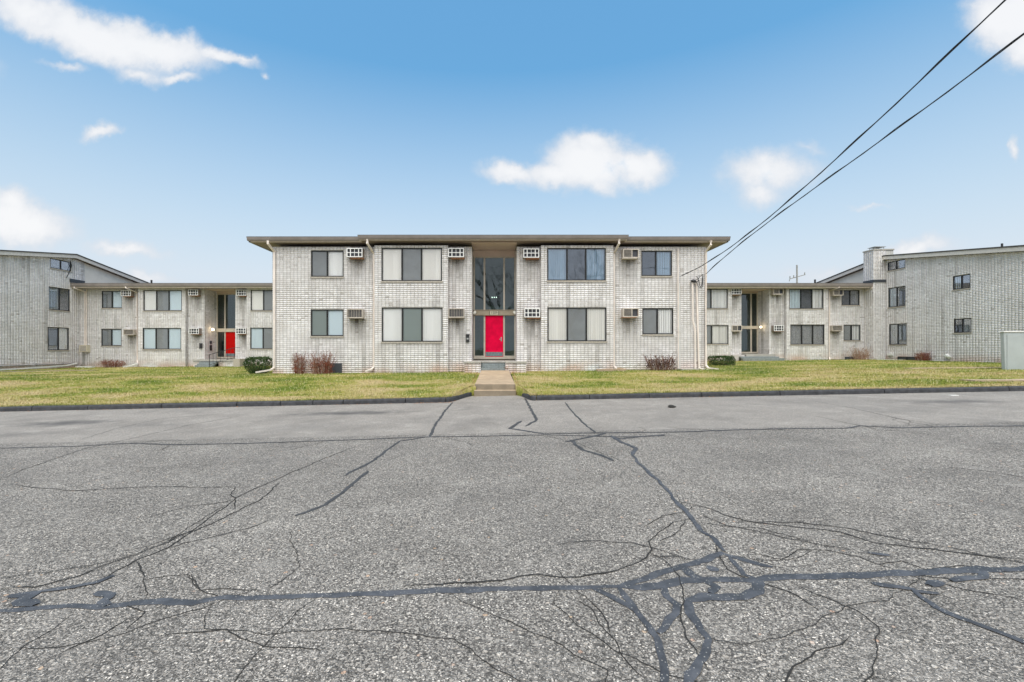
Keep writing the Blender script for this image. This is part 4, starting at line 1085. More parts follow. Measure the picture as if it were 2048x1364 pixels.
masonry(flb, lbx[0], lbx[1], -.1, ZLT, [hole(*V3), hole(*V4)], B2, drip(V3) + drip(V4), seed=32, zg=gz2)
masonry(fl, lbx[1], la[0], -.1, ZLT, [], B2, sl((2, 3), l2), seed=33, zg=gz2)
masonry(fl, la[1], lrb[0], -.1, ZLT, [], B2, sl((4, 5), l2), seed=34, zg=gz2)
masonry(flb, lrb[0], lrb[1], -.1, ZLT, [hole(*V5), hole(*V6)], B2, drip(V5), seed=35, zg=gz2)
masonry(facing_px(lbx[1]), YLB + .002, YL, -.1, ZLT, [], B2, seed=36); masonry(facing_nx(lbx[0]), YLB + .002, YL, -.1, ZLT, [], B2, seed=37); masonry(facing_nx(lrb[0]), YLB + .002, YL, -.1, ZLT, [], B2, seed=38)
masonry(facing_px(la[0]), YL, YLG + .05, .4, ZLT, [], B2, seed=39); masonry(facing_nx(la[1]), YL, YLG + .05, .4, ZLT, [], B2, seed=40)
MB().face([(lrb[1], YL, -.1), (xl1, YL, -.1), (xl1, YL, ZLT), (lrb[1], YL, ZLT)]) if False else None
rs = MB(); rs.face([(lrb[1], YL, -.1), (xl1, YL, -.1), (xl1, YL, ZLT), (lrb[1], YL, ZLT)]); rs.face([(lrb[1], YL, -.1), (lrb[1], YLB, -.1), (lrb[1], YLB, ZLT), (lrb[1], YL, ZLT)]); rs.build('side_wall', M['side'], B2, recalc=False)
window(B2, fl, *V1, 'SK', seed=41); window(B2, fl, *V2, 'SK', seed=42); window(B2, flb, *V3, 'BSK', seed=43); window(B2, flb, *V4, 'KSK', seed=44)
window(B2, flb, *V5, 'CSC', seed=45); window(B2, flb, *V6, 'KSK', seed=46)
Yg, gzt, gzb, gz_f = link_shell(B2, xl0, xl1, PX(139, 35.65), -11)
gxl = [(PX(436, YLG), PX(438.5, YLG)), (PX(449, YLG), PX(452, YLG)), (PX(470, YLG) + .0, PX(471.5, YLG)), ]
gxl[2] = (la[1] - .11, la[1] - .005)
gxl[0] = (la[0] + .01, la[0] + .11); gxl[1] = (PX(449.3, YLG), PX(452, YLG))
zb2, zh0_2, zh1_2 = alcove(B2, la[0], la[1], gxl, 588, 657, 664, 717, 1, sof, 'red2', .3, True)
# number plate over that door: small and too far to read
MB().box(PX(455, YLG), PX(468, YLG), YLG - .165, YLG - .152, zh0_2 + .03, zh0_2 + .2).build('number_plate', M['plate'], B2)
# its porch, steps and handrail
p2 = MB(); q0, q1 = PX(386, 35.3), PX(479, 35.3)
zp2 = zb2 - .05
p2.box(q0, q1, 35.2, YLG - .062, zp2 - .09, zp2); porch2 = p2.build('porch', M['conc'], B2, bevel=.01)
masonry(front(35.26), q0 + .03, PX(402, 35.3), -.05, zp2 - .092, [], B2, seed=51, zg=gz2); masonry(front(35.26), PX(437, 35.3), q1 - .03, -.05, zp2 - .092, [], B2, seed=52, zg=gz2)
masonry(facing_px(q1 - .03), 35.262, YL, -.05, zp2 - .092, [], B2, seed=53)
MB().box(q0 + .05, q1 - .05, 35.29, YL - .02, -.05, zp2 - .092).build('pier', M['mortar'], porch2)
MB().box(PX(465, 34.4), PX(478, 34.4), 34.5, 35.19, 0, zp2 + .1).build('pier', M['sill'], porch2)
for k in range(3):
    MB().box(PX(402, 35.2), PX(437, 35.2), 34.45 + .24 * k, 35.195, .05, .32 + (zp2 - .32) * (k + 1) / 4).build('step', M['slate'], porch2, bevel=.008)
hr = MB(); hx = PX(420.5, 34.4)
a0, a1 = Vector((hx, 34.3, lawn_z(hx, 34.3))), Vector((hx + .9, 36.0, zp2))
for h in (.95,): 
    hr.tube([a0, a0 + Vector((0, 0, h))], .025); hr.tube([a1, a1 + Vector((0, 0, h))], .025)
    hr.tube([a0 + Vector((0, 0, h)), a1 + Vector((0, 0, h)), a1 + Vector((.25, .4, h))], .025); hr.tube([a0 + Vector((0, 0, .18)), a1 + Vector((0, 0, .18))], .016)
for k in range(1, 7):
    p = a0.lerp(a1, k / 7); hr.tube([p + Vector((0, 0, .18)), p + Vector((0, 0, .95))], .011, 5)
hr.build('handrail', M['black'], B2)
spout(B2, [(PX(250, Yg), Yg + .05, gzb), (PX(251, Yg), Yg + .05, gzb - .12), (PX(274, YL - .06), YL - .06, PZ(585, YL)), (PX(274.5, YL - .06), YL - .06, .75), (PX(272, 36), 36.2, .52)])
mb2 = thing('mailbox', (PX(402.5, YL), YL, 1.9), 'dark wall mailbox on the outer brick beside the handrail of the scarlet door', 'mailbox')
MB().box(PX(400, YL), PX(405, YL), YL - .1, YL - .004, PZ(697, YL), PZ(688, YL)).build('case', M['black'], mb2, bevel=.01)
MB().box(PX(400, YL) - .01, PX(405, YL) + .01, YL - .115, YL - .004, PZ(687.9, YL), PZ(686.5, YL)).build('lid', M['frame'], mb2)
ip = thing('intercom_panel', (la[0], 37.4, 2.1), 'dark intercom panel inside the recess below the glowing globe lamp', 'intercom')
wl_ = facing_px(la[0])
MB().box(37.15, 37.4, .004, .05, 1.55, 2.0, wl_.M).build('panel', M['black'], ip); MB().box(37.15, 37.4, .004, .05, 2.1, 2.35, wl_.M).build('speaker_plate', M['flash'], ip)
def globe(x, y, X, Yw, sgn, lab, r=.11):
    L = thing('wall_lamp', (X, Yw, PZ(y, Yw)), lab, 'lamp')
    z = PZ(y, Yw)
    MB().lathe((X, Yw, z), [(.05, 0), (.05, .06)], 12, axis=(sgn, 0, 0)).build('base', M['bronze'], L)
    MB().lathe((X + sgn * (.06 + r), Yw, z - r), [(r * math.sin(t * math.pi / 8) + .002, r - r * math.cos(t * math.pi / 8)) for t in range(9)], 16).build('globe', M['lamp'], L, smooth=True)
    ld = bpy.data.lights.new('lamp_glow', 'POINT'); ld.energy = 1.5; ld.color = (1, .78, .45); ld.shadow_soft_size = .12
    lo = bpy.data.objects.new('lamp_glow', ld); C.objects.link(lo); lo.parent = L; lo.location = (sgn * (.12 + 2 * r), -.1, 0)
globe(427, 659, la[0], 37.3, 1, 'glowing round globe lamp in the recess beside the scarlet door')

# --- the block with the glass door
B3 = thing('apartment_building', (22, YL, .7), 'lower painted brick apartment block with dark glass door and slate steps beyond the power cables', 'apartment building', 'apartment blocks round the lawn')
xr1 = 30.6; rlb = (PX(1360, YLB), PX(1464, YLB)); ra = (PX(1483, YL), PX(1538.6, YL)); rrb = (PX(1573.5, YLB), PX(1656.5, YLB)); xr0 = 11.2
U1, U2 = rr(1372, 1455.6, 578, 617, YLB), rr(1372.5, 1457, 650.5, 688, YLB)
U3, U4 = rr(1579, 1647, 578, 617.5, YLB), rr(1581, 1649, 649.5, 689, YLB)
U5, U6 = rr(1683.5, 1719, 580.3, 610.3, YL), rr(1687.5, 1721, 650, 680.8, YL)
ac3 = [('cage', 1473, 577, YL, 'white caged air conditioner under the eave of the glass-door block nearest the power masts'),
       ('frame', 1474, 650.5, YL, 'beige framed air conditioner with rust below, beside the dark glass door'),
       ('frame', 1557, 577, YL, 'beige framed air conditioner under the eave of the glass-door block above the slate steps'),
       ('cage', 1558, 650.5, YL, 'white caged air conditioner at lamp height above the slate steps of the glass-door block'),
       ('frame', 1677, 579, YL, 'beige framed air conditioner under the eave behind the slanted drainpipe of the glass-door block'),
       ('fins', 1675, 650.5, YL, 'beige finned air conditioner beside the narrow window above the basement grate')]
l3 = [place_ac(*a) for a in ac3]
gz3 = gz2
masonry(flb, rlb[0], rlb[1], .3, ZLT, [hole(*U1), hole(*U2)], B3, drip(U1), seed=61, zg=gz3)
masonry(fl, rlb[1], ra[0], .3, ZLT, [], B3, sl((0, 1), l3), seed=62, zg=gz3)
masonry(fl, ra[1], rrb[0], .3, ZLT, [], B3, sl((2, 3), l3), seed=63, zg=gz3)
masonry(flb, rrb[0], rrb[1], .3, ZLT, [hole(*U3), hole(*U4)], B3, drip(U3) + drip(U4), seed=64, zg=gz3)
masonry(fl, rrb[1], xr1, .3, ZLT, [hole(*U5), hole(*U6)], B3, sl((4, 5), l3) + drip(U5), seed=65, zg=gz3)
masonry(facing_px(rlb[1]), YLB + .002, YL, .3, ZLT, [], B3, seed=66); masonry(facing_nx(rrb[0]), YLB + .002, YL, .3, ZLT, [], B3, seed=67); masonry(facing_px(rrb[1]), YLB + .002, YL, .3, ZLT, [], B3, seed=68)
masonry(facing_px(ra[0]), YL, YLG + .05, .6, ZLT, [], B3, seed=69); masonry(facing_nx(ra[1]), YL, YLG + .05, .6, ZLT, [], B3, seed=70)
rs = MB(); rs.face([(xr0, YL, .1), (rlb[0], YL, .1), (rlb[0], YL, ZLT), (xr0, YL, ZLT)]); rs.build('side_wall', M['side'], B3, recalc=False)
window(B3, flb, *U1, 'CSB', seed=71, weights=[1, 1, 1.3]); window(B3, flb, *U2, 'CSC', seed=72, weights=[1, 1, 1.3])
window(B3, flb, *U3, 'KDB', seed=73); window(B3, flb, *U4, 'LLL', seed=74); window(B3, fl, *U5, 'DL', seed=75, weights=[.9, 1]); window(B3, fl, *U6, 'SB', seed=76, weights=[.85, 1])
link_shell(B3, xr0, xr1, 11.0, PX(1770, 35.65))
gxr = [(ra[0] + .005, ra[0] + .09), (PX(1500, YLG), PX(1503, YLG)), (PX(1515, YLG), PX(1517.5, YLG))]
gxr[2] = (ra[1] - .11, ra[1] - .01)
zb3, zh0_3, zh1_3 = alcove(B3, ra[0], ra[1], gxr, 586, 652, 658, 707, 0, sof, None, .8, True)
r0, r1 = PX(1484, 35.3), PX(1566, 35.3); zp3 = zb3 - .04
porch3 = MB().box(ra[0] - .02, r1 - .3, 35.75, YLG - .062, zp3 - .3, zp3).build('porch', M['conc'], B3, bevel=.01)
for k in range(2): MB().box(r0, r1 - .2 * k, 35.1 + .33 * k, 35.745, .45, lawn_z(20, 35) + .08 + (zp3 - lawn_z(20, 35) - .08) * (k + 1) / 3.2).build('step', M['slate'], porch3, bevel=.01)
MB().box(PX(1464, 35.9), PX(1487, 35.9), 35.75, 36.48, .4, zp3 - .05).build('pier', M['brick'], porch3)
globe(1524, 654, ra[1], 37.4, -1, 'small glowing globe lamp in the recess above the slate steps', .085)
spout(B3, [(PX(1680, Yg), Yg + .05, gzb), (PX(1679, Yg), Yg + .05, gzb - .1), (PX(1659, YL - .06), YL - .06, PZ(581, YL)), (PX(1659, YL - .06), YL - .06, 1.0), (PX(1660, 36.2), 36.2, .82)])
spout(B3, [(PX(1746, Yg), Yg + .05, gzb), (PX(1746, Yg), Yg + .05, gzb - .1), (PX(1731.5, YL - .06), YL - .06, PZ(582, YL)), (PX(1731.5, YL - .06), YL - .06, 1.0), (PX(1733, 36.1), 36.1, .85)])
MB().box(PX(1689, YL), PX(1709, YL), YL - .03, YL - .004, PZ(720.5, YL), PZ(713.5, YL)).build('basement_window', M['screen_dark'], B3)

# ------------------------------------------------------------------ gabled end buildings
def gable(bld, Xw, side, y0, ridge, y1, zr, pitch, Xfar, wins, stains, seed, zb, y_wall_end, attic_panel):
    """side=+1: wall faces +X. The visible gable wall runs from y0 to y_wall_end"""
    wl = (facing_px if side > 0 else facing_nx)(Xw)
    top = lambda Y: zr - pitch * abs(Y - ridge) - .30
    holes = [hole(*w_[:4]) for w_ in wins]
    masonry(wl, y0, y_wall_end, zb, zr - .3, holes, bld, stains, top=top, seed=seed, zg=lambda Y: lawn_z(Xw, Y), vj=.25)
    for k, w_ in enumerate(wins): window(bld, wl, *w_[:4], w_[4], seed=seed + k, glass='glass')
    sh = MB()
    xf = Xfar
    sh.face([(Xw, y0, zb), (xf, y0, zb), (xf, y0, top(y0)), (Xw, y0, top(y0))]); sh.face([(Xw, y1, zb), (xf, y1, zb), (xf, y1, top(y1)), (Xw, y1, top(y1))])
    sh.face([(xf, y0, zb), (xf, y1, zb), (xf, y1, top(y1)), (xf, ridge, top(ridge)), (xf, y0, top(y0))])
    sh.build('side_wall', M['side'], bld, recalc=False)
    ap = MB(); X2 = Xw - side * .06
    ap.face([(X2, y_wall_end - .02, zb), (X2, y1, zb), (X2, y1, top(y1)), (X2, y_wall_end - .02, top(y_wall_end - .02))])
    ap.build('gable_board', M['panelwhite'], bld, recalc=False)
    # roof and rake fascia
    ov = .28; Xe = Xw + side * ov; Xo = xf - side * ov
    ya, yb = y0 - .6, y1 + .6
    rz = lambda Y: zr - pitch * abs(Y - ridge)
    rf = MB(); rf.prism([(ya, rz(ya) + .05), (ridge, zr + .05), (yb, rz(yb) + .05), (yb, rz(yb) - .03), (ridge, zr - .03), (ya, rz(ya) - .03)], Xe + side * .04, Xo, lambda p, q, a: (a, p, q))
    roof = rf.build('roof', M['shingle'], bld)
    fa = MB(); fa.prism([(ya, rz(ya) - .035), (ridge, zr - .035), (yb, rz(yb) - .035), (yb, rz(yb) - .29), (ridge, zr - .29), (ya, rz(ya) - .29)], Xe, Xe - side * .04, lambda p, q, a: (a, p, q))
    fa.build('fascia', M['pale'], bld)
    sf = MB(); sf.prism([(ya, rz(ya) - .26), (ridge, zr - .26), (yb, rz(yb) - .26), (yb, rz(yb) - .275), (ridge, zr - .275), (ya, rz(ya) - .275)], Xe - side * .042, Xw - side * .0, lambda p, q, a: (a, p, q))
    sf.build('soffit', M['soffit'], bld)
    return wl
def wy(x, Xw): return F * Xw / (x - CX)
XA = -33.3
B4 = thing('apartment_building', (XA, 31, .2), 'painted brick gable-ended apartment building with grey gas pipe along its foot', 'apartment building', 'apartment blocks round the lawn')
wA = [(wy(98, XA), wy(139.7, XA), 4.64, 6.35, 'KD'), (wy(96, XA), wy(138, XA), 1.60, 3.31, 'SN'), (wy(101, XA), wy(142.5, XA), 7.77, 8.50, 'DD')]
wA = [(min(a, b), max(a, b), c, d, e) for a, b, c, d, e in wA]
wlA = gable(B4, XA, 1, 26.9, 35.9, 44.9, 9.14, .158, -52, wA, [(36.0, 8.3, .12, 1.4, .5)], 81, -.3, 36.9, True)
B5 = thing('apartment_building', (30.6, 31, .7), 'painted brick gable-ended apartment building with a square brick chimney', 'apartment building', 'apartment blocks round the lawn')
XB = 30.6
wB = [(wy(1775, XB), wy(1810, XB), 7.75, 8.42, 'DD'), (wy(1776.5, XB), wy(1810.5, XB), 4.90, 6.40, 'LK'), (wy(1778, XB), wy(1813, XB), 2.02, 3.59, 'SB'),
      (wy(1905.5, XB), wy(1940.5, XB), 5.63, 6.53, 'DK'), (wy(1907.5, XB), wy(1942.5, XB), 2.76, 3.68, 'SD')]
wB = [(min(a, b), max(a, b), c, d, e) for a, b, c, d, e in wB]
wlB = gable(B5, XB, -1, 24.6, 35.5, 46.4, 8.95, .142, 52, wB, [], 91, .3, 36.5, True)
# chimney
CXc, CY0, CY1 = 29.65, 35.62, 36.62
zct = 9.42
masonry(facing_nx(CXc), CY0, CY1, .3, zct, [], B5, seed=95, zg=lambda Y: .75); masonry(front(CY0), CXc, XB, .3, zct, [], B5, seed=96, stains=[(30.5, 8.4, .3, .7, .6)], zg=lambda u: .75)
ch = MB().box(CXc + .012, XB + .6, CY0 + .013, CY1, .3, zct)
chim = ch.build('chimney', M['side'], B5)
MB().box(CXc - .04, XB + .64, CY0 - .04, CY1 + .04, zct + .002, zct + .1).build('chimney_cap', M['conc'], chim)
cc = MB()
for (a, b) in ((CXc + .3, CY0 + .25), (CXc + 1.0, CY0 + .25), (CXc + .3, CY1 - .25), (CXc + 1.0, CY1 - .25)): cc.tube([(a, b, zct + .1), (a, b, zct + .3)], .02, 5)
cc.box(CXc + .2, CXc + 1.1, CY0 + .15, CY1 - .15, zct + .3, zct + .33)
cc.build('chimney_hood', M['steel'], chim)
fl1 = MB().box(CXc - .02, XB + .02, CY0 - .035, CY0 - .006, 6.9, 7.12); fl1.box(CXc - .035, CXc - .006, CY0 - .035, CY1, 6.9, 7.12)
fl1.build('flashing', M['flash'], B5)
MB().box(XA + .006, XA + .05, 35.6, 36.9, 6.93, 7.2).build('flashing', M['flash'], B4)
# fittings on the gable walls
gp = MB(); gy = [26.9, 30, 33, 36.2]
gp.tube([(XA + .08, y, PZ(728.5, 34)) for y in gy], .045, 8)
for y in (28, 30.5, 33, 35): gp.box(XA + .0, XA + .1, y - .02, y + .02, PZ(728.5, 34) - .07, PZ(728.5, 34) + .07)
gp.build('gas_pipe', M['grey'], B4)
dp = thing('drain_pipe', (XA + .4, 31, .2), 'long white drain pipe lying on the grass below the grey gas pipe', 'drain pipe')
MB().rect([(XA + .5, 26.5, lawn_z(XA, 26.5) + .06), (XA + .42, 31, lawn_z(XA, 31) + .07), (XA + .36, 35, lawn_z(XA, 35) + .2), (XA + .3, 35.9, .55)], .12, .09).build('pipe', M['white'], dp)
spout(B4, [(PX(147, Yg), Yg + .06, gzb), (PX(148, Yg), Yg + .06, gzb - .12), (PX(170, YL - .1), YL - .1, PZ(584, YL)), (PX(170, YL - .1), YL - .1, PZ(690, YL))])
MB().tube([(PX(174.5, YL), YL - .06, PZ(578, YL)), (PX(174.5, YL), YL - .06, PZ(690, YL))], .035).build('conduit', M['spout'], B2)
mb_ = thing('meter_box', (PX(173, YL), YL, 1.5), 'tan electric meter box where two pipes come down in the corner', 'meter box')
MB().box(PX(165, YL), PX(181, YL), YL - .30, YL - .004, PZ(704, YL), PZ(690, YL)).build('case', M['plate'], mb_, bevel=.015)
MB().box(PX(167, YL), PX(179, YL), YL - .315, YL - .302, PZ(702.5, YL), PZ(691.5, YL)).build('cover', M['sill'], mb_)
MB().tube([(PX(169.5, YL), YL - .15, PZ(704, YL)), (PX(169.5, YL), YL - .15, PZ(727, YL)), (PX(164, YL), YL - .2, PZ(733, YL))], .045).build('pipe', M['grey'], mb_)
sb = thing('splash_block', (PX(172, 35.6), 35.4, .2), 'white splash trough on the ground by the tan meter box', 'splash block')
MB().box(PX(155, 35.5), PX(188, 35.5), 35.3, 35.6, lawn_z(-32, 35.4), lawn_z(-32, 35.4) + .09).build('trough', M['white'], sb)
cw = MB(); cw.sweep([(XA + .05, 35.62, 8.6), (XA + .05, 35.75, 8.2), (XA + .05, 35.55, 7.7), (XA + .05, 35.3, 7.2)], [(-.015, -.015), (.015, -.015), (.015, .015), (-.015, .015)])
cw.build('wall_cable', M['cable'], B4)
ve = MB().box(wy(1787, XB), wy(1777, XB), .004, .12, PZ(711, 35), PZ(706, 35), wlB.M); ve.build('vent_hood', M['white'], B5)
fv = MB().lathe((XB, wy(1897, XB), PZ(711, 30.7)), [(.09, 0), (.12, .05), (.12, .16), (.08, .22)], 14, axis=(-1, 0, 0)); fv.lathe((XB - .12, wy(1897, XB) - .16, PZ(714, 30.7)), [(.05, -.07), (.09, -.03), (.09, .05)], 12, axis=(-.6, -.6, -.5))
fv.build('floodlight', M['white'], B5, smooth=False)
bwy = (wy(1834, XB), wy(1797, XB))
bw = MB().box(bwy[0], bwy[1], .004, .03, PZ(725.5, 34.5), PZ(714, 34.5), wlB.M).build('basement_window', M['screen_dark'], B5)
bwm = MB(); 
for y in (bwy[0], (bwy[0] + bwy[1]) / 2, bwy[1]): bwm.box(y - .025, y + .025, .031, .06, PZ(725.5, 34.5), PZ(714, 34.5), wlB.M)
bwm.box(bwy[0], bwy[1], .031, .055, PZ(714, 34.5), PZ(713, 34.5), wlB.M)
bwm.build('frame', M['frame'], bw)
dp2 = thing('drain_pipe', (30, 34.5, .8), 'short white drain pipe on the grass at the foot of the chimney', 'drain pipe')
MB().rect([(PX(1738, 35.9), 35.9, .93), (29.5, 35.0, .86), (30.2, 33.6, .84)], .12, .09).build('pipe', M['white'], dp2)
dp3 = thing('drain_pipe', (PX(275, 36), 36, .4), 'white drain pipe end lying beside the low red bush', 'drain pipe')
MB().rect([(PX(274, 36.1), 36.1, .5), (PX(262, 35.4), 35.4, .36), (PX(247, 34.9), 34.9, .3)], .13, .1).build('pipe', M['white'], dp3)
sb2 = thing('splash_block', (PX(1240, 22.4), 22.3, .6), 'yellowish splash trough under the drainpipe beside the bay', 'splash block')
tr = MB(); zz = lawn_z(6, 22.4)
tr.box(PX(1195, 22.3), PX(1250, 22.3), 22.25, 22.62, zz - .05, zz + .05); tr.box(PX(1195, 22.3), PX(1250, 22.3), 22.25, 22.30, zz + .051, zz + .09); tr.box(PX(1195, 22.3), PX(1250, 22.3), 22.57, 22.62, zz + .051, zz + .09)
tr.tube([(PX(1235, 22.5), 22.55, zz + .12), (PX(1252, 22.4), 22.4, zz + .06)], .05)
tr.build('trough', M['path'], sb2)

# roof pipes
for (x, y0_, y1_, Y, b) in ((303, 560, 568, 38, B2), (1630, 559, 567, 38, B3), (2004, 487, 500, 28.5, B5)):
    MB().tube([(PX(x, Y), Y, PZ(y1_, Y) - .4), (PX(x, Y), Y, PZ(y0_, Y))], .07 if Y > 30 else .055, 8).build('vent_pipe', M['black'], b)

# ------------------------------------------------------------------ power service
sv = thing('power_mast', (PX(1392, YR), YR, .6), 'cream service mast pipes with looped black cables on the brick corner', 'power mast')
c1 = MB(); Yc = YR - .06
c1.tube([(PX(1356.5, Yc), Yc, .6), (PX(1356.0, Yc), Yc, PZ(497, Yc))], .033); c1.build('conduit', M['spout'], sv)
MB().tube([(PX(1359.7, Yc), Yc, .6), (PX(1359.3, Yc), Yc, PZ(566, Yc))], .022).build('conduit', M['white'], sv)
Ym = YR - .12
MB().tube([(PX(1390.5, Ym), Ym, .62), (PX(1390, Ym), Ym, PZ(660, Ym)), (PX(1386, Ym), Ym, PZ(640, Ym)), (PX(1385, Ym), Ym, PZ(562, Ym))], .045, 10).build('mast', M['spout'], sv)
MB().rect([(PX(1398, Yc), Yc, .62), (PX(1393, Yc), Yc, PZ(560, Yc))], .07, .07).build('trough', M['spout'], sv)
MB().lathe((PX(1386, Ym), Ym, PZ(565, Ym)), [(.06, 0), (.13, .03), (.12, .1), (.06, .16), (.01, .17)], 12, axis=(.25, -.3, 1)).build('weatherhead', M['black'], sv, smooth=True)
lp = MB()
def loop(pts, r=.016): lp.tube(pts, r, 6)
Yw_ = YR - .25
P_ = lambda x, y, Y=Yw_: (PX(x, Y), Y, PZ(y, Y))
loop([P_(1388, 562), P_(1393, 563), P_(1395, 570), P_(1398, 575), P_(1402, 574), P_(1404, 566), P_(1405, 556), P_(1406, 549)])
loop([P_(1390, 560), P_(1396, 558), P_(1400, 553), P_(1405, 549)], .02)
loop([P_(1392, 565), P_(1397, 562), P_(1396, 556), P_(1392, 553), P_(1400, 551)], .018)
loop([P_(1398, 560), P_(1399, 570), P_(1402, 577), P_(1405, 573), P_(1406, 560), P_(1406, 550)], .018)
lp.build('cable_loop', M['cable'], sv)
MB().box(PX(1360, 22.9), PX(1396, 22.9), 22.7, 23.28, .5, .70).build('footing', M['conc'], sv)
spl = MB().rect([(PX(1398, 23.1), 23.1, .72), (PX(1404, 22.9), 22.85, .66), (PX(1415, 22.7), 22.5, .64)], .1, .07); spl.build('pipe_end', M['spout'], sv)
def cable(label, a0, plan, pix, tail):
    (Xa, Ya), (Xb, Yb) = plan; k = (Xb - Xa) / (Yb - Ya); c0 = Xa - k * Ya
    pts = []
    for (x, y) in pix:
        s = (x - CX) / F; Y = c0 / (s - k); pts.append((c0 + k * Y, Y, PZ(y, Y)))
    pts[0] = a0
    q = np.polyfit([p[1] for p in pts], [p[2] for p in pts], 3, w=[3] + [1] * (len(pts) - 1)); q0 = pts[-1][1]
    sl = np.polyval(np.polyder(q), q0)
    out = []
    for Y in np.arange(a0[1], Yb - .01, -.35):
        z = np.polyval(q, Y) if Y > q0 else np.polyval(q, q0) + sl * (Y - q0) * (1 - .03 * (q0 - Y))
        out.append(Vector((c0 + k * Y, Y, z)))
    out.append(Vector((c0 + k * Yb, Yb, out[-1].z)))
    m_ = MB().tube(out, .015, 6)
    # the second, thinner conductor twisted round it
    tw = []
    for i, p in enumerate(out): tw.append(p + Vector((.02 * math.cos(i * .9), 0, .02 * math.sin(i * .9) + .01)))
    m_.tube(tw, .011, 5)
    return tag(m_.build('power_cable', M['cable'], smooth=True), label, 'cable', 'power cables to the main building')
POLE = (10.6, -4.0)
cable('black twisted power cable ending at the thin cream conduit, upper one at the frame edge', (PX(1358, YR - .1), YR - .1, PZ(553, YR - .1)), ((PX(1358, YR), YR), POLE),
      [(1358, 553), (1440, 506), (1545, 436), (1640, 341), (1700, 290), (1760, 240), (1830, 171), (1900, 106), (2010, 0)], [(10.56, -1.5, 9.3), (10.6, -4.0, 9.9)])
cable('black twisted power cable ending at the looped weatherhead, lower one at the frame edge', (PX(1407, YR - .25), YR - .25, PZ(548, YR - .25)), ((PX(1407, YR), YR), (11.6, -4.0)),
      [(1407, 548), (1460, 505), (1545, 437), (1640, 370), (1744, 293), (1866, 205), (1960, 134), (2048, 69)], [(11.45, 3.0, 7.9), (11.6, -4.0, 9.6)])
up = thing('utility_pole', (11.1, -4.0, .2), 'wooden utility pole standing behind the viewer that carries the two cables', 'utility pole', )
MB().tube([(11.1, -4, 0), (11.1, -4, 6), (11.1, -4, 13.2)], .15, 10, .11).build('pole', M['wood'], up)
MB().box(9.9, 12.3, -4.17, -4.0, 9.62, 9.75).build('crossarm', M['wood'], up)
fp = thing('utility_pole', (PX(1594, 75), 75, 0), 'distant grey utility pole with a slanted crossarm rising over the low roof', 'utility pole')
MB().tube([(PX(1595, 75), 75, -1), (PX(1594.5, 75), 75, 6), (PX(1593.8, 75), 75, PZ(530, 75))], .14, 8, .12).build('pole', M['grey'], fp)
MB().rect([(PX(1581, 75), 75.2, PZ(557.5, 75)), (PX(1612, 75), 75.2, PZ(549, 75))], .11, .12).build('crossarm', M['grey'], fp)
ins = MB()
for (x, y) in ((1581.5, 557), (1589, 555), (1611, 549.5)): ins.tube([(PX(x, 75), 75.2, PZ(y, 75)), (PX(x, 75), 75.2, PZ(y - 5, 75))], .09, 6)
ins.tube([(PX(1581.5, 75), 75.2, PZ(557, 75)), (PX(1580, 75), 75.2, PZ(562, 75))], .08, 6)
ins.build('insulator', M['steel'], fp)

# ------------------------------------------------------------------ cabinet by the far end of the kerb
cb = thing('utility_cabinet', (24.4, 21.0, .6), 'tall shallow grey-green metal cabinet standing in the grass at the frame edge', 'cabinet')
cx0 = PX(2011, 20.6); cz0, cz1 = PZ(746.5, 20.6), PZ(664.5, 20.6)
body = MB(); cy0 = 20.6
body.prism([(cx0, cz0), (cx0 + 2.1, cz0), (cx0 + 2.0, cz1), (cx0 - .08, cz1)], cy0, cy0 + .16, lambda p, q, a: (p, a, q))
body = body.build('body', M['cabinet'], cb, bevel=.02)
for k in range(2):
    a = cx0 + .06 + k * 1.0
    MB().box(a, a + .96, cy0 - .02, cy0 - .003, cz0 + .06, cz1 - .1).build('door', M['cabinet'], cb, bevel=.006)
MB().box(cx0 - .12, cx0 + 2.05, cy0 - .04, cy0 + .2, cz1 + .002, cz1 + .05).build('top_cap', M['white'], cb, bevel=.01)
for (x, y) in ((cx0 + .45, cy0 + .08), (cx0 + 1.7, cy0 + .08)):
    MB().box(x - .07, x + .07, y - .07, y + .07, .4, cz0 - .002).build('leg', M['frame'], cb)
MB().box(cx0 + .25, cx0 + .7, cy0 + .0, cy0 + .15, cz0 - .09, cz0 - .003).build('skid', M['black'], cb)

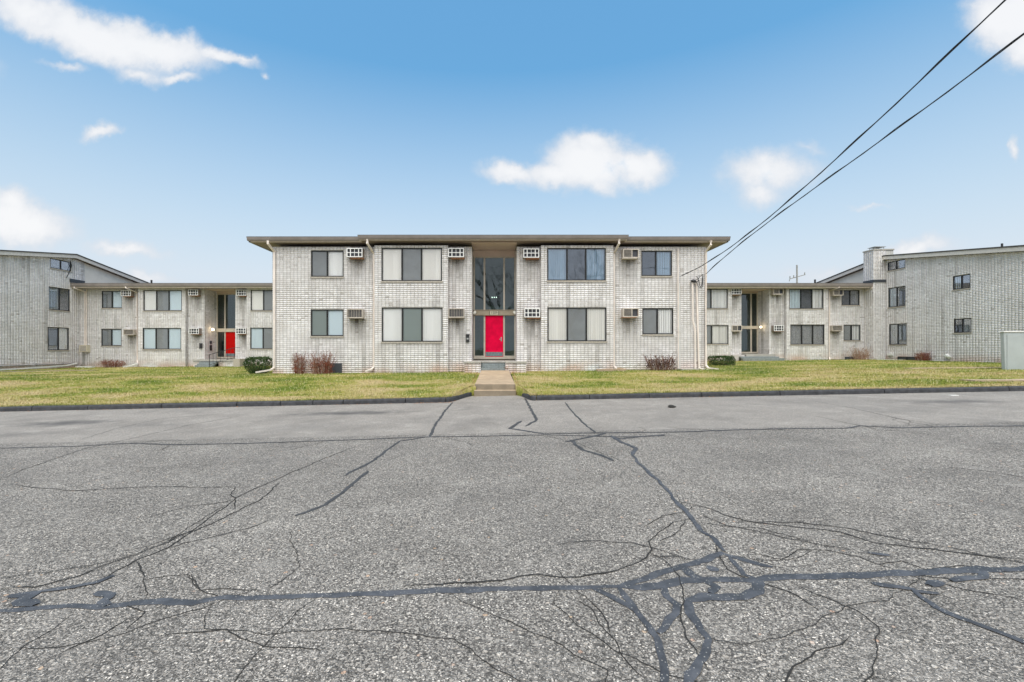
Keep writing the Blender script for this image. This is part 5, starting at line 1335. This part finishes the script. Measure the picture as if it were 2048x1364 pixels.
# ------------------------------------------------------------------ shrubs
def twig_bush(name, label, x0, x1, ybase, ytop, Y, stems, leafy, tmat, lmat, depth=.7, fan=.35, seed=0, low=.55, grp=None):
    rg = random.Random(seed)
    X0, X1 = PX(x0, Y), PX(x1, Y); cx, w_ = (X0 + X1) / 2, (X1 - X0)
    zb = min(PZ(ybase, Y), lawn_z(cx, Y) + .02); zt = PZ(ytop, Y); h = zt - zb
    t = thing(name, (cx, Y, zb), label, 'shrub', grp)
    m_ = MB(); lf = MB(); m2 = MB()
    for i in range(stems):
        bx, by = cx + rg.uniform(-.30, .30) * w_, Y + rg.uniform(-.3, .3) * depth
        tx = bx + (bx - cx) * fan * 1.6 + rg.gauss(0, .09); ty = by + (by - Y) * fan + rg.gauss(0, .07)
        tx = max(X0 - .12, min(X1 + .12, tx)); hh = h * rg.uniform(.55, 1.0)
        pts = [Vector((bx, by, zb - .04))]
        for k in range(1, 4):
            u = k / 3; pts.append(Vector((bx + (tx - bx) * u + rg.gauss(0, .025), by + (ty - by) * u + rg.gauss(0, .025), zb + hh * u)))
        (m2 if i % 3 == 0 else m_).tube(pts, .011, 4, .004)
        for k in range(rg.randint(2, 4)):
            u = rg.uniform(.3, .95); j = min(2, int(u * 3)); p = pts[j].lerp(pts[j + 1], u * 3 - j)
            q = p + Vector((rg.gauss(0, .11), rg.gauss(0, .11), rg.uniform(.06, .22) * min(1, h)))
            q.x = max(X0 - .16, min(X1 + .16, q.x)); q.z = min(q.z, zt + .08)
            m_.tube([p, p.lerp(q, .5) + Vector((rg.gauss(0, .02), 0, 0)), q], .006, 3, .003)
            for _ in range(leafy):
                if rg.random() < .5 + .5 * (1 - u):
                    c = p.lerp(q, rg.random()) + Vector((rg.gauss(0, .03), rg.gauss(0, .03), rg.gauss(0, .03)))
                    leaf_face(lf, c, rg, rg.uniform(.012, .028))
    for _ in range(int(stems * leafy * 2.2)):
        c = Vector((rg.uniform(X0 + .05, X1 - .05), Y + rg.uniform(-.45, .45) * depth, zb + h * low * rg.random() ** .8)); leaf_face(lf, c, rg, rg.uniform(.014, .032))
    m_.build('stems', tmat, t)
    if tmat is M['twig']: m2.build('pale_stems', M['twig_lt'], t)
    else: m2.build('pale_stems', tmat, t)
    if lf.f: o = lf.build('leaves', lmat, t, recalc=False); o['kind'] = 'stuff'
def leaf_face(m_, c, rg, r):
    a = Vector((rg.gauss(0, 1), rg.gauss(0, 1), rg.gauss(0, 1))).normalized(); b = a.orthogonal().normalized(); d = a.cross(b)
    th = rg.random() * 6.28; b, d = b * math.cos(th) + d * math.sin(th), d * math.cos(th) - b * math.sin(th)
    m_.face([c - b * r * 1.3, c - d * r * .6, c + b * r * 1.3, c + d * r * .6])
def hedge_bush(name, label, x0, x1, ybase, ytop, Y, n, lmat, seed, taper=.6, depth=.9, leaf=.028):
    rg = random.Random(seed); X0, X1 = PX(x0, Y), PX(x1, Y); cx, hw = (X0 + X1) / 2, (X1 - X0) / 2
    zb = min(PZ(ybase, Y), lawn_z(cx, Y) + .03); zt = PZ(ytop, Y); h = zt - zb
    t = thing(name, (cx, Y, zb), label, 'shrub')
    st_ = MB()
    for i in range(14):
        a = rg.uniform(0, 6.28); p = Vector((cx + rg.uniform(-.12, .12), Y + rg.uniform(-.12, .12), zb - .05))
        q = Vector((cx + math.cos(a) * hw * .7, Y + math.sin(a) * depth * .35, zb + h * rg.uniform(.4, .85))); st_.tube([p, p.lerp(q, .5) + Vector((0, 0, .06)), q], .018, 5, .006)
    st_.build('stems', M['twig'], t)
    lf = MB()
    for i in range(n):
        u = rg.random() ** .5 if rg.random() < .75 else rg.random()
        # a clipped box on a narrower foot
        vz = rg.random(); k = taper + (1 - taper) * min(1, vz * 2.2)
        face = rg.random()
        x, y = rg.uniform(-1, 1), rg.uniform(-1, 1)
        if face < .30: y = -rg.uniform(.82, 1)
        elif face < .45: vz = rg.uniform(.85, 1); k = 1
        elif face < .65: x = rg.choice((-1, 1)) * rg.uniform(.82, 1)
        lump = 1 + .16 * mnoise.noise(Vector((x * 2.2 + seed, y * 2.2, vz * 3)))
        rnd = 1 - .16 * max(0, abs(x) - .7) / .3 * max(0, vz - .6) / .4
        c = Vector((cx + x * hw * k * lump * rnd, Y + y * depth / 2 * k * lump, zb + .04 + (h - .04) * vz * (1 + .07 * mnoise.noise(Vector((x * 3, y * 3, seed)))) * rnd))
        if mnoise.noise(c * 5.0) < -.42: continue
        leaf_face(lf, c, rg, leaf * rg.uniform(.6, 1.3))
    o = lf.build('foliage', lmat, t, recalc=False); o['kind'] = 'stuff'
twig_bush('twig_shrub', 'bare reddish twig shrub, the narrow one with a gap beside it, against the white brick', 583, 612, 747.5, 703, 22.75, 64, 2, M['twig'], M['redleaf'], seed=3, low=.3, fan=.3)
twig_bush('twig_shrub', 'wide reddish twig shrub with rust leaves before the dark basement hatch', 619, 668, 748, 701, 22.7, 85, 4, M['twig'], M['redleaf'], seed=4, low=.5, fan=.45)
twig_bush('twig_shrub', 'dark purple leafy shrub with bare twigs on top by the cream conduit', 1291, 1354, 742, 708, 22.6, 60, 9, M['twig'], M['darkleaf'], seed=5, low=.66, fan=.4)
twig_bush('twig_shrub', 'low wide red shrub under the narrow windows of the scarlet-door block', 201, 251, 737, 718, 35.7, 90, 4, M['twig'], M['redleaf'], seed=6, low=.8, fan=.4)
twig_bush('twig_shrub', 'fan of bare twigs beside the basement grate at the chimney drainpipe', 1703, 1738, 722, 693, 35.6, 90, 2, M['twig_lt'], M['redleaf'], seed=7, low=.45, fan=.9)
twig_bush('twig_shrub', 'small red shrub at the double basement window of the chimney building', 1834, 1858, 725, 702, 32.2, 60, 6, M['twig'], M['redleaf'], seed=8, low=.8, fan=.6, depth=.8)
hedge_bush('evergreen_shrub', 'clipped dark green evergreen shrub beside the corner drainpipe', 496, 541, 748, 714, 23.8, 5200, M['green'], 11, taper=.55, depth=1.0)
hedge_bush('evergreen_shrub', 'low clipped evergreen shrub beyond the power mast corner', 1420, 1464, 736, 711.5, 28.0, 4600, M['green'], 12, taper=.8, depth=1.1)

# ------------------------------------------------------------------ leaves and litter
rg = random.Random(5); lf = MB()
def drop(x, y, z, r): 
    a = rg.random() * 6.28; b = Vector((math.cos(a), math.sin(a), rg.uniform(-.3, .3))) * r; d = Vector((-math.sin(a), math.cos(a), rg.uniform(-.3, .3))) * r * .6
    c = Vector((x, y, z + .012)); lf.face([c - b, c - d, c + b, c + d])
for _ in range(260):
    s = rg.choice((-1, 1)); Y = rg.uniform(16.8, 22); drop(s * (.79 + abs(rg.gauss(0, .05))), Y, lawn_z(.9, Y) + .04, rg.uniform(.015, .035))
for _ in range(240):
    X = rg.choice((rg.uniform(-6, -1.5), rg.uniform(-16, -6), rg.uniform(1.2, 9))); Y = kerb_line(X) - abs(rg.gauss(0, .05)) - .01; drop(X, Y, street_z(X) - .004, rg.uniform(.012, .03))
for _ in range(60): X = rg.uniform(-2.6, -1.3); drop(X, kerb_line(X) - abs(rg.gauss(0, .12)), street_z(X) - .004, rg.uniform(.015, .03))
for _ in range(500): X = rg.uniform(-33, -18); Y = rg.uniform(34.6, 36.1) ; drop(X, Y, lawn_z(X, Y) + .03, rg.uniform(.02, .05))
for _ in range(1100):
    Y = rg.uniform(15.2, 34); X = rg.uniform(-1.1, 1.15) * Y
    if not in_house(X, Y) and not walk_poly(X, Y) and Y > kerb_line(X) + .2: drop(X, Y, lawn_z(X, Y) + .035, rg.uniform(.014, .036))
for _ in range(70): drop(rg.uniform(.44, .62), rg.uniform(21.95, 22.6), .72 + rg.random() * .12, rg.uniform(.02, .04))
tag(lf.build('fallen_leaves', M['leaf'], recalc=False), 'rust brown fallen leaves along the walk, kerb and walls', 'leaves', kind='stuff')
x, y = on_street(953, 790)
lt = thing('litter', (x, y, 0), 'crumpled red and white wrapper at the foot of the walk steps', 'litter')
def crumple(c, r, m, nm, seed):
    k = MB(); rg2 = random.Random(seed)
    k.lathe(c, [(r * .5, 0), (r, r * .4), (r * .8, r * .9), (r * .3, r * 1.1)], 7)
    k.v = [(p[0] + rg2.gauss(0, r * .2), p[1] + rg2.gauss(0, r * .2), max(c[2], p[2] + rg2.gauss(0, r * .15))) for p in k.v]
    return k.build(nm, M[m], lt)
crumple((x - .07, y - .1, street_z(x) + .004), .06, 'paper', 'white_wrapper', 1); crumple((x + .05, y - .12, street_z(x) + .004), .065, 'redpaper', 'red_wrapper', 2)
x, y = on_street(1343, 815)
k = MB(); k.lathe((x, y, street_z(x) + .002), [(.08, 0), (.10, .03), (.06, .06), (.02, .07)], 9); rg2 = random.Random(4)
k.v = [(x + (p[0] - x) * 1.1 + rg2.gauss(0, .012), p[1] + rg2.gauss(0, .012), p[2]) for p in k.v]
tag(k.build('debris_lump', M['dirt']), 'small black lump of debris on the asphalt near the kerb', 'debris')
x, y = on_street(1907, 791.5)
lt2 = MB().box(x - .11, x + .11, y - .05, y + .05, street_z(x) + .004, street_z(x) + .02)
tag(lt2.build('litter', M['paper']), 'flat white scrap of paper on the asphalt below the cabinet', 'litter')

# ------------------------------------------------------------------ bare trees across the street (seen only as reflections)
def bare_tree(x, y, h, seed, lab):
    rg = random.Random(seed)
    t = thing('bare_tree', (x, y, 0), lab, 'tree', 'leafless trees across the street')
    tk = MB(); br = MB()
    def grow(p, d, ln, r, lv, m_):
        q = p + d * ln * .5 + Vector((rg.gauss(0, .04), rg.gauss(0, .04), 0)) * ln; e = p + d * ln
        m_.tube([p, q, e], r, 5 if lv < 2 else 3, r * .6)
        if lv > 5: return
        for _ in range(rg.choice((2, 2, 3)) if lv else 4):
            nd = (d + Vector((rg.gauss(0, .5), rg.gauss(0, .5), rg.gauss(.1, .3)))).normalized()
            grow(e, nd, ln * rg.uniform(.62, .85), r * .58, lv + 1, br)
    grow(Vector((x, y, -.2)), Vector((0, 0, 1)), h * .27, h * .017, 0, tk)
    tk.build('trunk', M['bark'], t, smooth=True); br.build('branches', M['bark'], t)
for (x, y, h, s, lab) in ((0.5, -23, 19, 1, 'leafless tree across the street mirrored in the tall entrance glass'), (11.5, -23, 19, 2, 'leafless tree across the street mirrored in the upper bay window'),
                          (19, -26, 17, 4, 'leafless tree across the street mirrored at the end window by the cables')): bare_tree(x, y, h, s, lab)
